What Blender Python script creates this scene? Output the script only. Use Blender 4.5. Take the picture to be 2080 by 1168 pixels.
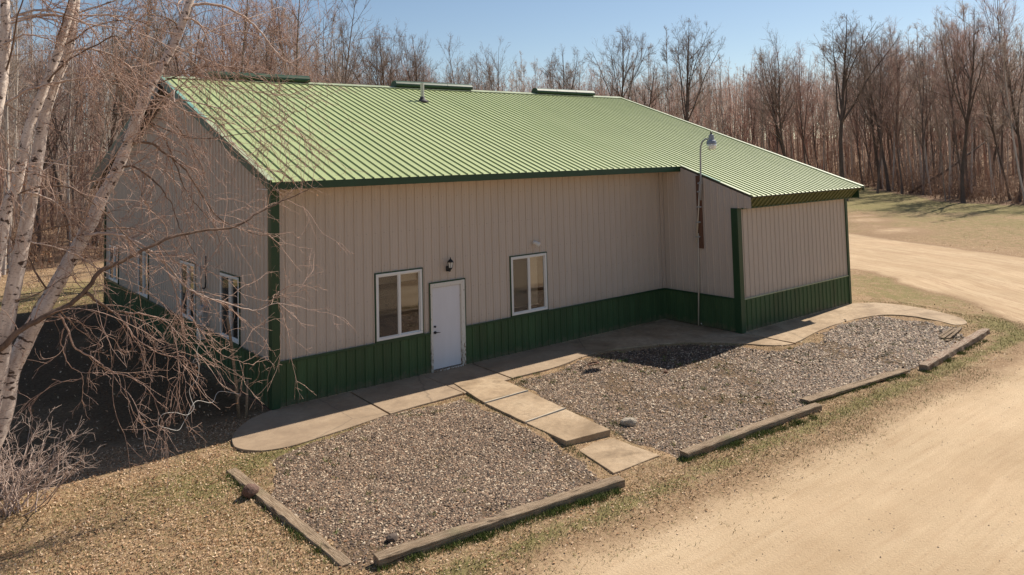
import bpy, math, random
import numpy as np
from mathutils import Vector, Matrix

for o in list(bpy.data.objects): bpy.data.objects.remove(o)
S = bpy.context.scene
COL = S.collection
import time; T0 = time.time()
rng = np.random.default_rng(7)
random.seed(7)

# ------------------------------------------------------------------ camera
PW, PH = 2080, 1168
CAM = np.array([-6.1050, -15.6872, 5.0441]); YAW, PIT, ROL, FPX, SY = 0.677699, -0.058446, -0.024612, 1541.64, -350.807
_F = np.array([math.cos(PIT)*math.sin(YAW), math.cos(PIT)*math.cos(YAW), -math.sin(PIT)])
_R0 = np.array([math.cos(YAW), -math.sin(YAW), 0.0]); _U0 = np.cross(_R0, _F)
_R = _R0*math.cos(ROL)+_U0*math.sin(ROL); _U = np.cross(_R, _F)
cd = bpy.data.cameras.new('camera'); cam = bpy.data.objects.new('camera', cd); COL.objects.link(cam)
cd.sensor_width = 36; cd.lens = FPX/PW*36; cd.shift_x = 0; cd.shift_y = SY/PW
cd.clip_start = 0.1; cd.clip_end = 5000
cam.matrix_world = Matrix(((_R[0], _U[0], -_F[0], CAM[0]), (_R[1], _U[1], -_F[1], CAM[1]), (_R[2], _U[2], -_F[2], CAM[2]), (0, 0, 0, 1)))
S.camera = cam

# ------------------------------------------------------------------ light
SUNV = Vector((1.02, 0.07, 1.0)).normalized()
w = bpy.data.worlds.new('World'); S.world = w; w.use_nodes = True
nt = w.node_tree; nt.nodes.clear()
sk = nt.nodes.new('ShaderNodeTexSky'); sk.sky_type = 'NISHITA'; sk.sun_disc = False
sk.sun_elevation = math.asin(SUNV.z); sk.sun_rotation = math.atan2(SUNV.x, SUNV.y)
sk.altitude = 300; sk.air_density = 1.0; sk.dust_density = .35; sk.ozone_density = 1.0
bg = nt.nodes.new('ShaderNodeBackground'); bg.inputs[1].default_value = 0.070
ow = nt.nodes.new('ShaderNodeOutputWorld')
nt.links.new(sk.outputs[0], bg.inputs[0]); nt.links.new(bg.outputs[0], ow.inputs[0])
sl = bpy.data.lights.new('sun', 'SUN'); sl.energy = 5.0; sl.angle = math.radians(0.53); sl.color = (1.0, 0.92, 0.80)
so = bpy.data.objects.new('sun', sl); COL.objects.link(so)
so.rotation_euler = SUNV.to_track_quat('Z', 'Y').to_euler()
S.view_settings.view_transform = 'Standard'; S.view_settings.look = 'None'
S.view_settings.gamma = 1; S.view_settings.use_curve_mapping = False
S.view_settings.exposure = 0.53
S.cycles.max_bounces = 6; S.cycles.transparent_max_bounces = 8

# ------------------------------------------------------------------ helpers
def ray(u, v): return _F+_R*(u-PW/2)/FPX-_U*(v-SY-PH/2)/FPX
def at(u, v, z=0.0):                      # photo pixel -> point at height z
    D = ray(u, v); return CAM+D*(z-CAM[2])/D[2]
def aty(u, v, y):                         # photo pixel -> point in the upright plane y
    D = ray(u, v); return CAM+D*(y-CAM[1])/D[1]
def atd(u, depth):                        # ground point seen in column u at forward distance depth
    D = ray(u, 323-(u-1040)*0.025); p = CAM+D*depth; return p[0], p[1]
def sm(a, b, x):
    t = np.clip((x-a)/(b-a), 0, 1); return t*t*(3-2*t)
def polydist(x, y, P):
    best = np.full(np.shape(x), 1e9); side = np.zeros(np.shape(x)); al = np.zeros(np.shape(x)); acc = 0
    for (x0, y0), (x1, y1) in zip(P[:-1], P[1:]):
        dx, dy = x1-x0, y1-y0; L = math.hypot(dx, dy); t = np.clip(((x-x0)*dx+(y-y0)*dy)/L/L, 0, 1)
        d = np.hypot(x-x0-t*dx, y-y0-t*dy); sd = np.sign((x-x0)*dy-(y-y0)*dx)
        m = d < best; best = np.where(m, d, best); side = np.where(m, sd, side); al = np.where(m, acc+t*L, al); acc += L
    return best, side, al
def inpoly(x, y, P):
    c = np.zeros(np.shape(x), bool); n = len(P)
    for i in range(n):
        x0, y0 = P[i]; x1, y1 = P[(i+1) % n]
        if y0 == y1: continue
        k = ((y0 > y) != (y1 > y)) & (x < (x1-x0)*(y-y0)/(y1-y0)+x0); c ^= k
    return c
HARD = [[(-1.36, -1.35), (-.85, -2.22), (1.65, -1.9), (4.88, -1.66), (8.6, -1.4), (9.7, -1.85), (11.35, -3.25), (12.25, -4.42), (15.4, -3.95), (17.7, -4.35), (17.95, -5.0), (17.45, -6.4), (18.75, -6.0), (19.45, -4.0), (18.6, -2.75)], [(3.5, -1.9), (3.3, -4.7)], [(4.76, -1.9), (4.36, -4.7)]]
TREELINE = [(-300, 10), (-60, 25), (-2, 29), (4, 31), (14, 36), (30, 50), (58, 66), (85, 62), (107, 43), (94, 33), (84, 25), (73.5, 16), (69, 9), (67, -6), (67, -40), (70, -300)]
FOREST = TREELINE+[(600, -300), (600, 600), (-300, 600)]
def wood_depth(x, y):
    d = polydist(x, y, np.array(TREELINE, float))[0]; return np.where(inpoly(x, y, FOREST), d, 0)
def height(x, y):
    x = np.asarray(x, float); y = np.asarray(y, float)
    h = -0.035-0.115*sm(-1.8, -5.2, y)-0.06*sm(-7.4, -8.8, y)
    h = h-0.03*sm(-1.2, -2.4, x)*sm(-6.5, -4, y)
    h = h+0.05*sm(-12.2, -14, y)
    nearb = (x > -4) & (x < 21) & (y > -8) & (y < 0)
    if np.any(nearb):
        d = np.full(np.shape(x), 9.0)
        for P in HARD:
            for (x0, y0), (x1, y1) in zip(P[:-1], P[1:]):
                L = math.hypot(x1-x0, y1-y0); t = np.clip(((x-x0)*(x1-x0)+(y-y0)*(y1-y0))/L/L, 0, 1); d = np.minimum(d, np.hypot(x-x0-t*(x1-x0), y-y0-t*(y1-y0)))
        h = np.where(nearb, h+(np.maximum(h, -.030)-h)*(1-sm(.05, 1.3, d)), h)
    if np.any((x > 40) | (y > 30)): h = h+np.where((x > 40) | (y > 30), 1.0, 0)*9.0*sm(16, 110, wood_depth(x, y))
    return h
def atg(u, v):
    z = -0.1
    for _ in range(5):
        p = at(u, v, z); z = float(height(p[0], p[1]))
    return np.array([p[0], p[1], z])
_lat = {}
def vnoise(x, y, sc, seed=0):
    if seed not in _lat: _lat[seed] = np.random.default_rng(1000+seed).random((256, 256))
    L = _lat[seed]; X = np.asarray(x)/sc+1000; Y = np.asarray(y)/sc+1000
    i = np.floor(X).astype(int); j = np.floor(Y).astype(int); fx = X-i; fy = Y-j
    fx = fx*fx*(3-2*fx); fy = fy*fy*(3-2*fy); i %= 255; j %= 255
    return (L[i, j]*(1-fx)+L[i+1, j]*fx)*(1-fy)+(L[i, j+1]*(1-fx)+L[i+1, j+1]*fx)*fy
def fnoise(x, y, sc, seed=0):
    return (vnoise(x, y, sc, seed)*.5+vnoise(x, y, sc/2.1, seed+1)*.3+vnoise(x, y, sc/4.3, seed+2)*.2)

def mesh_np(name, V, F, mat=None, smooth=False, attrs=None):
    """V (n,3); F int array (m,k) or list of such arrays."""
    if not isinstance(F, (list, tuple)): F = [F]
    F = [np.asarray(f, np.int32) for f in F if len(f)]
    me = bpy.data.meshes.new(name)
    V = np.asarray(V, np.float32)
    me.vertices.add(len(V)); me.vertices.foreach_set('co', V.ravel())
    nl = sum(f.size for f in F); npoly = sum(len(f) for f in F)
    me.loops.add(nl); me.loops.foreach_set('vertex_index', np.concatenate([f.ravel() for f in F]))
    tot = np.concatenate([np.full(len(f), f.shape[1], np.int32) for f in F])
    st = np.concatenate([[0], np.cumsum(tot)[:-1]]).astype(np.int32)
    me.polygons.add(npoly); me.polygons.foreach_set('loop_start', st); me.polygons.foreach_set('loop_total', tot)
    if smooth: me.polygons.foreach_set('use_smooth', np.ones(npoly, bool))
    if attrs:
        for k, a in attrs.items():
            a = np.asarray(a, np.float32)
            if a.ndim == 1:
                at_ = me.attributes.new(k, 'FLOAT', 'POINT'); at_.data.foreach_set('value', a)
            else:
                at_ = me.attributes.new(k, 'FLOAT_VECTOR', 'POINT'); at_.data.foreach_set('vector', a.ravel())
    me.update(calc_edges=True)
    if mat: me.materials.append(mat)
    return me
def link(name, me, parent=None, loc=None):
    o = bpy.data.objects.new(name, me); COL.objects.link(o)
    if parent is not None: o.parent = parent
    if loc is not None: o.location = loc
    return o
def tag(o, label=None, cat=None, group=None, kind=None):
    if label: o['label'] = label
    if cat: o['category'] = cat
    if group: o['group'] = group
    if kind: o['kind'] = kind
    return o
def empty(name, loc=(0, 0, 0), rz=0):
    o = bpy.data.objects.new(name, None); COL.objects.link(o); o.location = loc; o.rotation_euler = (0, 0, rz)
    o.empty_display_size = .2
    return o

class MB:
    def __init__(s): s.v = []; s.f = []; s.n = 0
    def add(s, V, F):
        s.v.append(np.asarray(V, float).reshape(-1, 3)); s.f += [tuple(i+s.n for i in f) for f in F]; s.n += len(s.v[-1]); return s
    def box(s, a, b, M=None, bev=0.0):
        x0, y0, z0 = a; x1, y1, z1 = b
        V = np.array([(x0,y0,z0),(x1,y0,z0),(x1,y1,z0),(x0,y1,z0),(x0,y0,z1),(x1,y0,z1),(x1,y1,z1),(x0,y1,z1)], float)
        if M is not None: V = V@np.array(M[0]).T+np.array(M[1])
        return s.add(V, [(0,3,2,1),(4,5,6,7),(0,1,5,4),(1,2,6,5),(2,3,7,6),(3,0,4,7)])
    def quad(s, a, b, c, d): return s.add([a, b, c, d], [(0, 1, 2, 3)])
    def tube(s, P, r, n=8, cap=True):
        P = np.asarray(P, float); K = len(P); r = np.broadcast_to(r, (K,))
        V, Fq = tubes(P[None], np.asarray(r)[None], n); F = [tuple(f) for f in Fq.tolist()]
        if cap: F += [tuple(range(n))[::-1], tuple(range((K-1)*n, K*n))]
        return s.add(V, F)
    def lathe(s, prof, n=16, c=(0, 0, 0)):
        V = []; F = []
        for r, z in prof:
            for k in range(n):
                a = 2*math.pi*k/n; V.append((c[0]+r*math.cos(a), c[1]+r*math.sin(a), c[2]+z))
        for i in range(len(prof)-1):
            for k in range(n): F.append((i*n+k, i*n+(k+1) % n, (i+1)*n+(k+1) % n, (i+1)*n+k))
        F.append(tuple(range(n))[::-1]); F.append(tuple(range((len(prof)-1)*n, len(prof)*n)))
        return s.add(V, F)
    def build(s, name, mat, parent=None, smooth=False, bevel=0, loc=None):
        me = bpy.data.meshes.new(name); me.from_pydata(np.concatenate(s.v).tolist(), [], s.f); me.update()
        me.materials.append(mat)
        if smooth: me.polygons.foreach_set('use_smooth', [True]*len(me.polygons))
        o = link(name, me, parent, loc)
        if bevel:
            m = o.modifiers.new('b', 'BEVEL'); m.width = bevel; m.segments = 2; m.limit_method = 'ANGLE'
        return o

def tubes(P, Rd, S_=3):
    """P (N,K,3), Rd (N,K) -> verts, quads"""
    N, K, _ = P.shape
    T = np.empty_like(P); T[:, 1:-1] = P[:, 2:]-P[:, :-2]; T[:, 0] = P[:, 1]-P[:, 0]; T[:, -1] = P[:, -1]-P[:, -2]
    T /= np.linalg.norm(T, axis=2, keepdims=True)+1e-9
    ref = np.where(np.abs(T[:, :1, 2:3]) > .9, np.array([1., 0, 0]), np.array([0., 0, 1.]))
    A = np.cross(T, ref); A /= np.linalg.norm(A, axis=2, keepdims=True)+1e-9; B = np.cross(T, A)
    an = np.arange(S_)*2*np.pi/S_
    ring = A[:, :, None]*np.cos(an)[None, None, :, None]+B[:, :, None]*np.sin(an)[None, None, :, None]
    V = P[:, :, None]+ring*Rd[:, :, None, None]
    idx = np.arange(N*K*S_).reshape(N, K, S_)
    a = idx[:, :-1]; b = idx[:, 1:]
    F = np.stack([a, np.roll(a, -1, 2), np.roll(b, -1, 2), b], -1).reshape(-1, 4)
    return V.reshape(-1, 3), F
def ribbons(P, Rd):
    N, K, _ = P.shape
    T = P[:, -1]-P[:, 0]; T /= np.linalg.norm(T, axis=1, keepdims=True)+1e-9
    A = np.cross(T, rng.normal(size=(N, 3))); A /= np.linalg.norm(A, axis=1, keepdims=True)+1e-9
    V = np.stack([P-A[:, None]*Rd[..., None], P+A[:, None]*Rd[..., None]], 2)
    idx = np.arange(N*K*2).reshape(N, K, 2)
    F = np.stack([idx[:, :-1, 0], idx[:, :-1, 1], idx[:, 1:, 1], idx[:, 1:, 0]], -1).reshape(-1, 4)
    return V.reshape(-1, 3), F
def join(parts):
    Vs, Fs, n = [], [], 0
    for V, F in parts:
        Vs.append(V); Fs.append(F+n); n += len(V)
    return np.concatenate(Vs), np.concatenate(Fs)
def grow(start, d, L, K, wob, trop, r=rng):
    """start (N,3), d (N,3), L (N,) -> points (N,K,3)"""
    N = len(start); P = np.empty((N, K, 3)); P[:, 0] = start; d = d/np.linalg.norm(d, axis=1, keepdims=True)
    for k in range(1, K):
        d = d+r.normal(size=(N, 3))*wob+np.array([0, 0, trop]); d /= np.linalg.norm(d, axis=1, keepdims=True)
        P[:, k] = P[:, k-1]+d*(L/(K-1))[:, None]
    return P
def kids(P, Rd, n, tmin, tmax, ang, angv, r=rng, up=0.0):
    """children starts/dirs/t of polylines"""
    N, K, _ = P.shape
    t = np.sort(r.uniform(tmin, tmax, (N, n)), 1); x = t*(K-1); i = np.minimum(x.astype(int), K-2); f = (x-i)[..., None]
    rows = np.arange(N)[:, None]
    st = P[rows, i]*(1-f)+P[rows, i+1]*f; T = P[rows, i+1]-P[rows, i]; T /= np.linalg.norm(T, axis=2, keepdims=True)+1e-9
    rr = Rd[rows, i]*(1-f[..., 0])+Rd[rows, i+1]*f[..., 0]
    q = np.cross(T, r.normal(size=T.shape)); q /= np.linalg.norm(q, axis=2, keepdims=True)+1e-9
    a = (ang+r.normal(size=t.shape)*angv)[..., None]
    D = T*np.cos(a)+q*np.sin(a); D[..., 2] += up
    par = np.broadcast_to(rows, t.shape)
    return st.reshape(-1, 3), D.reshape(-1, 3), t.ravel(), rr.ravel(), par.ravel()
def taper(r0, r1, K):
    t = np.linspace(0, 1, K)[None]; return np.asarray(r0)[:, None]*(1-t)+np.broadcast_to(np.asarray(r1), np.shape(r0))[:, None]*t

# ------------------------------------------------------------------ materials
class NT:
    def __init__(s, name):
        s.m = bpy.data.materials.new(name); s.m.use_nodes = True; s.t = s.m.node_tree
        s.b = s.t.nodes['Principled BSDF']; s.out = s.t.nodes['Material Output']
    def n(s, ty, **k):
        o = s.t.nodes.new('ShaderNode'+ty)
        for a, b in k.items(): setattr(o, a, b)
        return o
    def l(s, a, b): s.t.links.new(a, b)
    def co(s): return s.n('TexCoord').outputs['Object']
    def geo(s): return s.n('NewGeometry').outputs['Position']
    def attr(s, name, vec=False):
        a = s.n('Attribute'); a.attribute_name = name; return a.outputs['Vector' if vec else 'Fac']
    def map(s, v, sc=(1, 1, 1), loc=(0, 0, 0)):
        m = s.n('Mapping'); m.inputs['Scale'].default_value = sc; m.inputs['Location'].default_value = loc; s.l(v, m.inputs[0]); return m.outputs[0]
    def noise(s, v, sc=5, det=4, rough=.55, dist=0, out='Fac'):
        m = s.n('TexNoise'); m.inputs['Scale'].default_value = sc; m.inputs['Detail'].default_value = det; m.inputs['Roughness'].default_value = rough
        m.inputs['Distortion'].default_value = dist; s.l(v, m.inputs['Vector']); return m.outputs[out]
    def vor(s, v, sc=5, out='Color', rnd=1.0):
        m = s.n('TexVoronoi'); m.inputs['Scale'].default_value = sc; m.inputs['Randomness'].default_value = rnd; s.l(v, m.inputs['Vector']); return m.outputs[out]
    def ramp(s, f, *st):
        m = s.n('ValToRGB'); e = m.color_ramp.elements
        while len(e) < len(st): e.new(.5)
        for i, (p, c) in enumerate(st):
            e[i].position = p; e[i].color = (c, c, c, 1) if not isinstance(c, (tuple, list)) else (*c, 1)
        s.l(f, m.inputs[0]); return m.outputs[0]
    def mix(s, f, a, b, ty='MIX'):
        m = s.n('Mix', data_type='RGBA', blend_type=ty)
        for sock, val in ((m.inputs[0], f), (m.inputs[6], a), (m.inputs[7], b)):
            if hasattr(val, 'is_output'): s.l(val, sock)
            elif isinstance(val, (tuple, list)): sock.default_value = (*val, 1)
            else: sock.default_value = val
        return m.outputs[2]
    def math(s, op, a, b=0.0, c=None):
        m = s.n('Math', operation=op)
        for i, val in enumerate((a, b) if c is None else (a, b, c)):
            if hasattr(val, 'is_output'): s.l(val, m.inputs[i])
            else: m.inputs[i].default_value = val
        return m.outputs[0]
    def bump(s, h, st=.3, d=.01):
        m = s.n('Bump'); m.inputs['Strength'].default_value = st; m.inputs['Distance'].default_value = d; s.l(h, m.inputs['Height']); s.l(m.outputs[0], s.b.inputs['Normal'])
    def thin(s, col, f):      # fill light for the shaded woods, put into the twigs as translucency
        tr = s.n('BsdfTranslucent'); s.l(col, tr.inputs[0]); mx = s.n('MixShader'); mx.inputs[0].default_value = f
        s.l(s.b.outputs[0], mx.inputs[1]); s.l(tr.outputs[0], mx.inputs[2]); s.l(mx.outputs[0], s.out.inputs[0])
    def fin(s, col, rough=.6, metal=0, spec=None):
        if hasattr(col, 'is_output'): s.l(col, s.b.inputs['Base Color'])
        else: s.b.inputs['Base Color'].default_value = (*col, 1)
        if hasattr(rough, 'is_output'): s.l(rough, s.b.inputs['Roughness'])
        else: s.b.inputs['Roughness'].default_value = rough
        s.b.inputs['Metallic'].default_value = metal
        if spec is not None: s.b.inputs['Specular IOR Level'].default_value = spec
        return s.m

def painted(name, c, rough=.45, var=.12, streak=True, spec=.4, mud=False):
    t = NT(name); p = t.geo()
    a = t.noise(t.map(p, (1.2, 1.2, .25)), 2.2, 5, .6)
    b = t.noise(p, 60, 3, .6)
    d = tuple(x*(1-var) for x in c); l = tuple(min(1, x*(1+var)) for x in c)
    col = t.ramp(a, (.3, d), (.7, l))
    col = t.mix(t.ramp(b, (.45, 0.), (.8, .18)), col, tuple(x*.72 for x in c))
    if mud:
        sp = t.n('SeparateXYZ'); t.l(p, sp.inputs[0]); q = t.math('SUBTRACT', t.noise(p, 6, 5, .7), t.math('MULTIPLY', sp.outputs[2], 1.6)); col = t.mix(t.ramp(q, (.22, 0.), (.55, .6)), col, (.16, .12, .08))
    if streak:
        s_ = t.noise(t.map(p, (9, 9, .35)), 3, 4, .6); col = t.mix(t.ramp(s_, (.55, 0.), (.85, .22)), col, tuple(x*.8+.02 for x in c))
    t.bump(t.noise(p, 3.0, 2, .5), .25, .008)
    return t.fin(col, t.ramp(a, (.2, rough-.08), (.8, rough+.1)), 0, spec)
M = {}
def siding():
    t = NT('tan_siding'); p = t.geo(); sp = t.n('SeparateXYZ'); t.l(p, sp.inputs[0])
    a = t.noise(t.map(p, (1.1, 1.1, .2)), 2, 5, .6)
    col = t.ramp(a, (.25, (.490, .412, .342)), (.75, (.540, .455, .380)))
    st = t.noise(t.map(p, (14, 14, .3)), 3, 4, .6)
    col = t.mix(t.ramp(st, (.55, 0.), (.9, .16)), col, (.40, .32, .25))
    # rows of screws every 0.75 m up the sheet
    dirt = t.math('MULTIPLY', t.ramp(sp.outputs[2], (.0, 0.), (1., 1.)), 1.0)
    fz = t.math('FRACT', t.math('MULTIPLY', sp.outputs[2], 1.0/.76)); fx = t.math('FRACT', t.math('MULTIPLY', t.math('ADD', sp.outputs[0], sp.outputs[1]), 1/.2286))
    sc = t.math('MULTIPLY', t.math('LESS_THAN', t.math('ABSOLUTE', t.math('SUBTRACT', fz, .5)), .013), t.math('LESS_THAN', t.math('ABSOLUTE', t.math('SUBTRACT', fx, .5)), .045))
    col = t.mix(t.math('MULTIPLY', sc, .28), col, (.10, .075, .06))
    # rain-splash grime low on the tan sheets
    g = t.math('MULTIPLY', t.ramp(t.math('ADD', t.math('MULTIPLY', sp.outputs[2], .5), t.math('MULTIPLY', t.noise(p, 3, 4, .6), .25)), (.5, .35), (.75, 0.)), 1)
    col = t.mix(g, col, (.25, .20, .155))
    t.bump(t.noise(t.map(p, (1, 1, .5)), 2.5, 2, .5), .3, .01)
    return t.fin(col, .5, 0, .35)
M['siding'] = siding()
M['green'] = painted('dark_green_metal', (.040, .084, .032), .5, .25, mud=True)
M['trimgreen'] = painted('green_trim', (.020, .056, .022), .42, .15)
M['teal'] = painted('faded_teal_flashing', (.16, .33, .27), .4, .2)
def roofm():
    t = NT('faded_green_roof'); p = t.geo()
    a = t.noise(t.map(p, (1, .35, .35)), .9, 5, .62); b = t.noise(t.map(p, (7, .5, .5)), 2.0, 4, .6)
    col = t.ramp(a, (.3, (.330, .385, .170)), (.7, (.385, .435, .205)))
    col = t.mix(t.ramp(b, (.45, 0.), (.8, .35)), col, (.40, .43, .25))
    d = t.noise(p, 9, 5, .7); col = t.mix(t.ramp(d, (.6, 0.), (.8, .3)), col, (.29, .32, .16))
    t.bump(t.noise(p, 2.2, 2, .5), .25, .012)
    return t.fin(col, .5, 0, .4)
M['roof'] = roofm()
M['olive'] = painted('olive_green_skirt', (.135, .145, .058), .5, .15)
M['ridge'] = painted('ridge_cap_green', (.34, .38, .24), .5, .15)
M['white'] = painted('white_vinyl', (.72, .71, .68), .4, .05)
M['door'] = painted('white_door_paint', (.66, .65, .67), .4, .05, True)
def doorframe():
    t = NT('weathered_white_wood'); p = t.geo(); sp = t.n('SeparateXYZ'); t.l(p, sp.inputs[0])
    n = t.noise(t.map(p, (14, 14, 3)), 3, 6, .7)
    low = t.ramp(sp.outputs[2], (0, .16), (.9, 0.))
    m = t.ramp(t.math('ADD', n, low), (.60, 0.), (.66, 1.))
    col = t.mix(m, (.66, .62, .55), (.22, .13, .07))
    t.bump(n, .5, .006); return t.fin(col, .65)
M['doorframe'] = doorframe()
M['black'] = painted('black_metal', (.012, .012, .013), .4, .1, False)
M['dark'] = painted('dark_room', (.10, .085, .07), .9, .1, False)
M['boot'] = painted('rubber_boot', (.05, .045, .05), .7, .1, False)
M['galv'] = painted('galvanised_steel', (.34, .34, .33), .38, .15); 
M['greypvc'] = painted('grey_pvc', (.52, .5, .45), .5, .1)
M['creampipe'] = painted('cream_conduit', (.55, .48, .38), .5, .1)
M['lampblue'] = painted('blue_grey_lamp_metal', (.22, .25, .31), .35, .1)
M['cable'] = painted('pale_cable', (.55, .52, .48), .5, .1, False)
M['rust'] = painted('rusty_brown', (.15, .075, .045), .8, .3)
def globe():
    t = NT('milk_glass'); t.b.inputs['Transmission Weight'].default_value = .25
    return t.fin((.82, .82, .78), .25)
M['globe'] = globe()
def glass():
    t = NT('window_glass'); tr = t.n('BsdfTransparent'); gl = t.n('BsdfGlossy'); gl.inputs['Roughness'].default_value = .015
    tr.inputs[0].default_value = (.88, .86, .82, 1)
    bmp = t.n('Bump'); bmp.inputs['Strength'].default_value = .03; bmp.inputs['Distance'].default_value = .03; t.l(t.noise(t.geo(), 1.6, 1, .4), bmp.inputs['Height']); t.l(bmp.outputs[0], gl.inputs['Normal'])
    fr = t.n('Fresnel'); fr.inputs[0].default_value = 1.6
    f = t.math('MINIMUM', t.math('MULTIPLY_ADD', fr.outputs[0], 2.0, .10), 1.0)
    mx = t.n('MixShader'); t.l(f, mx.inputs[0]); t.l(tr.outputs[0], mx.inputs[1]); t.l(gl.outputs[0], mx.inputs[2]); t.l(mx.outputs[0], t.out.inputs[0]); return t.m
M['glass'] = glass()
def screen():
    t = NT('insect_screen'); tr = t.n('BsdfTransparent'); df = t.n('BsdfDiffuse'); df.inputs[0].default_value = (.13, .115, .10, 1)
    mx = t.n('MixShader'); mx.inputs[0].default_value = .38; t.l(tr.outputs[0], mx.inputs[1]); t.l(df.outputs[0], mx.inputs[2]); t.l(mx.outputs[0], t.out.inputs[0]); return t.m
M['screen'] = screen()
M['blind'] = painted('window_blind', (.78, .72, .60), .6, .08, False)

def concrete(k=1.0, name='weathered_concrete'):
    t = NT(name); p = t.geo()
    a = t.noise(p, .9, 6, .65, .4); b = t.noise(p, 7, 6, .7); c = t.noise(p, 90, 3, .6)
    col = t.ramp(a, (.32, (.25, .17, .10)), (.50, (.45, .325, .205)), (.72, (.58, .445, .30)))
    col = t.mix(t.ramp(b, (.42, 0.), (.72, .7)), col, (.27, .19, .12))
    col = t.mix(t.ramp(c, (.35, .5), (.6, 0.)), col, (.20, .155, .11))
    mo = t.noise(p, 2.6, 7, .72); col = t.mix(t.ramp(mo, (.54, 0.), (.70, .6)), col, (.15, .105, .065))
    cr = t.n('TexVoronoi'); cr.feature = 'DISTANCE_TO_EDGE'; cr.inputs['Scale'].default_value = .23
    w_ = t.n('Mix', data_type='VECTOR'); w_.inputs[0].default_value = .12; t.l(p, w_.inputs[4]); t.l(t.noise(p, 3, 4, .6, 0, 'Color'), w_.inputs[5]); t.l(w_.outputs[1], cr.inputs['Vector'])
    col = t.mix(t.ramp(cr.outputs[0], (0.0, .7), (.004, 0.)), col, (.10, .08, .055))
    h = t.math('ADD', t.math('MULTIPLY', b, .6), t.math('MULTIPLY', c, .4)); t.bump(h, .5, .012)
    if k < 1: col = t.mix(.45, col, (.27, .20, .145))
    return t.fin(col, .85, 0, .2)
M['concrete'] = concrete()
M['concrete_old'] = concrete(.8, 'old_grey_concrete')

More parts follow.
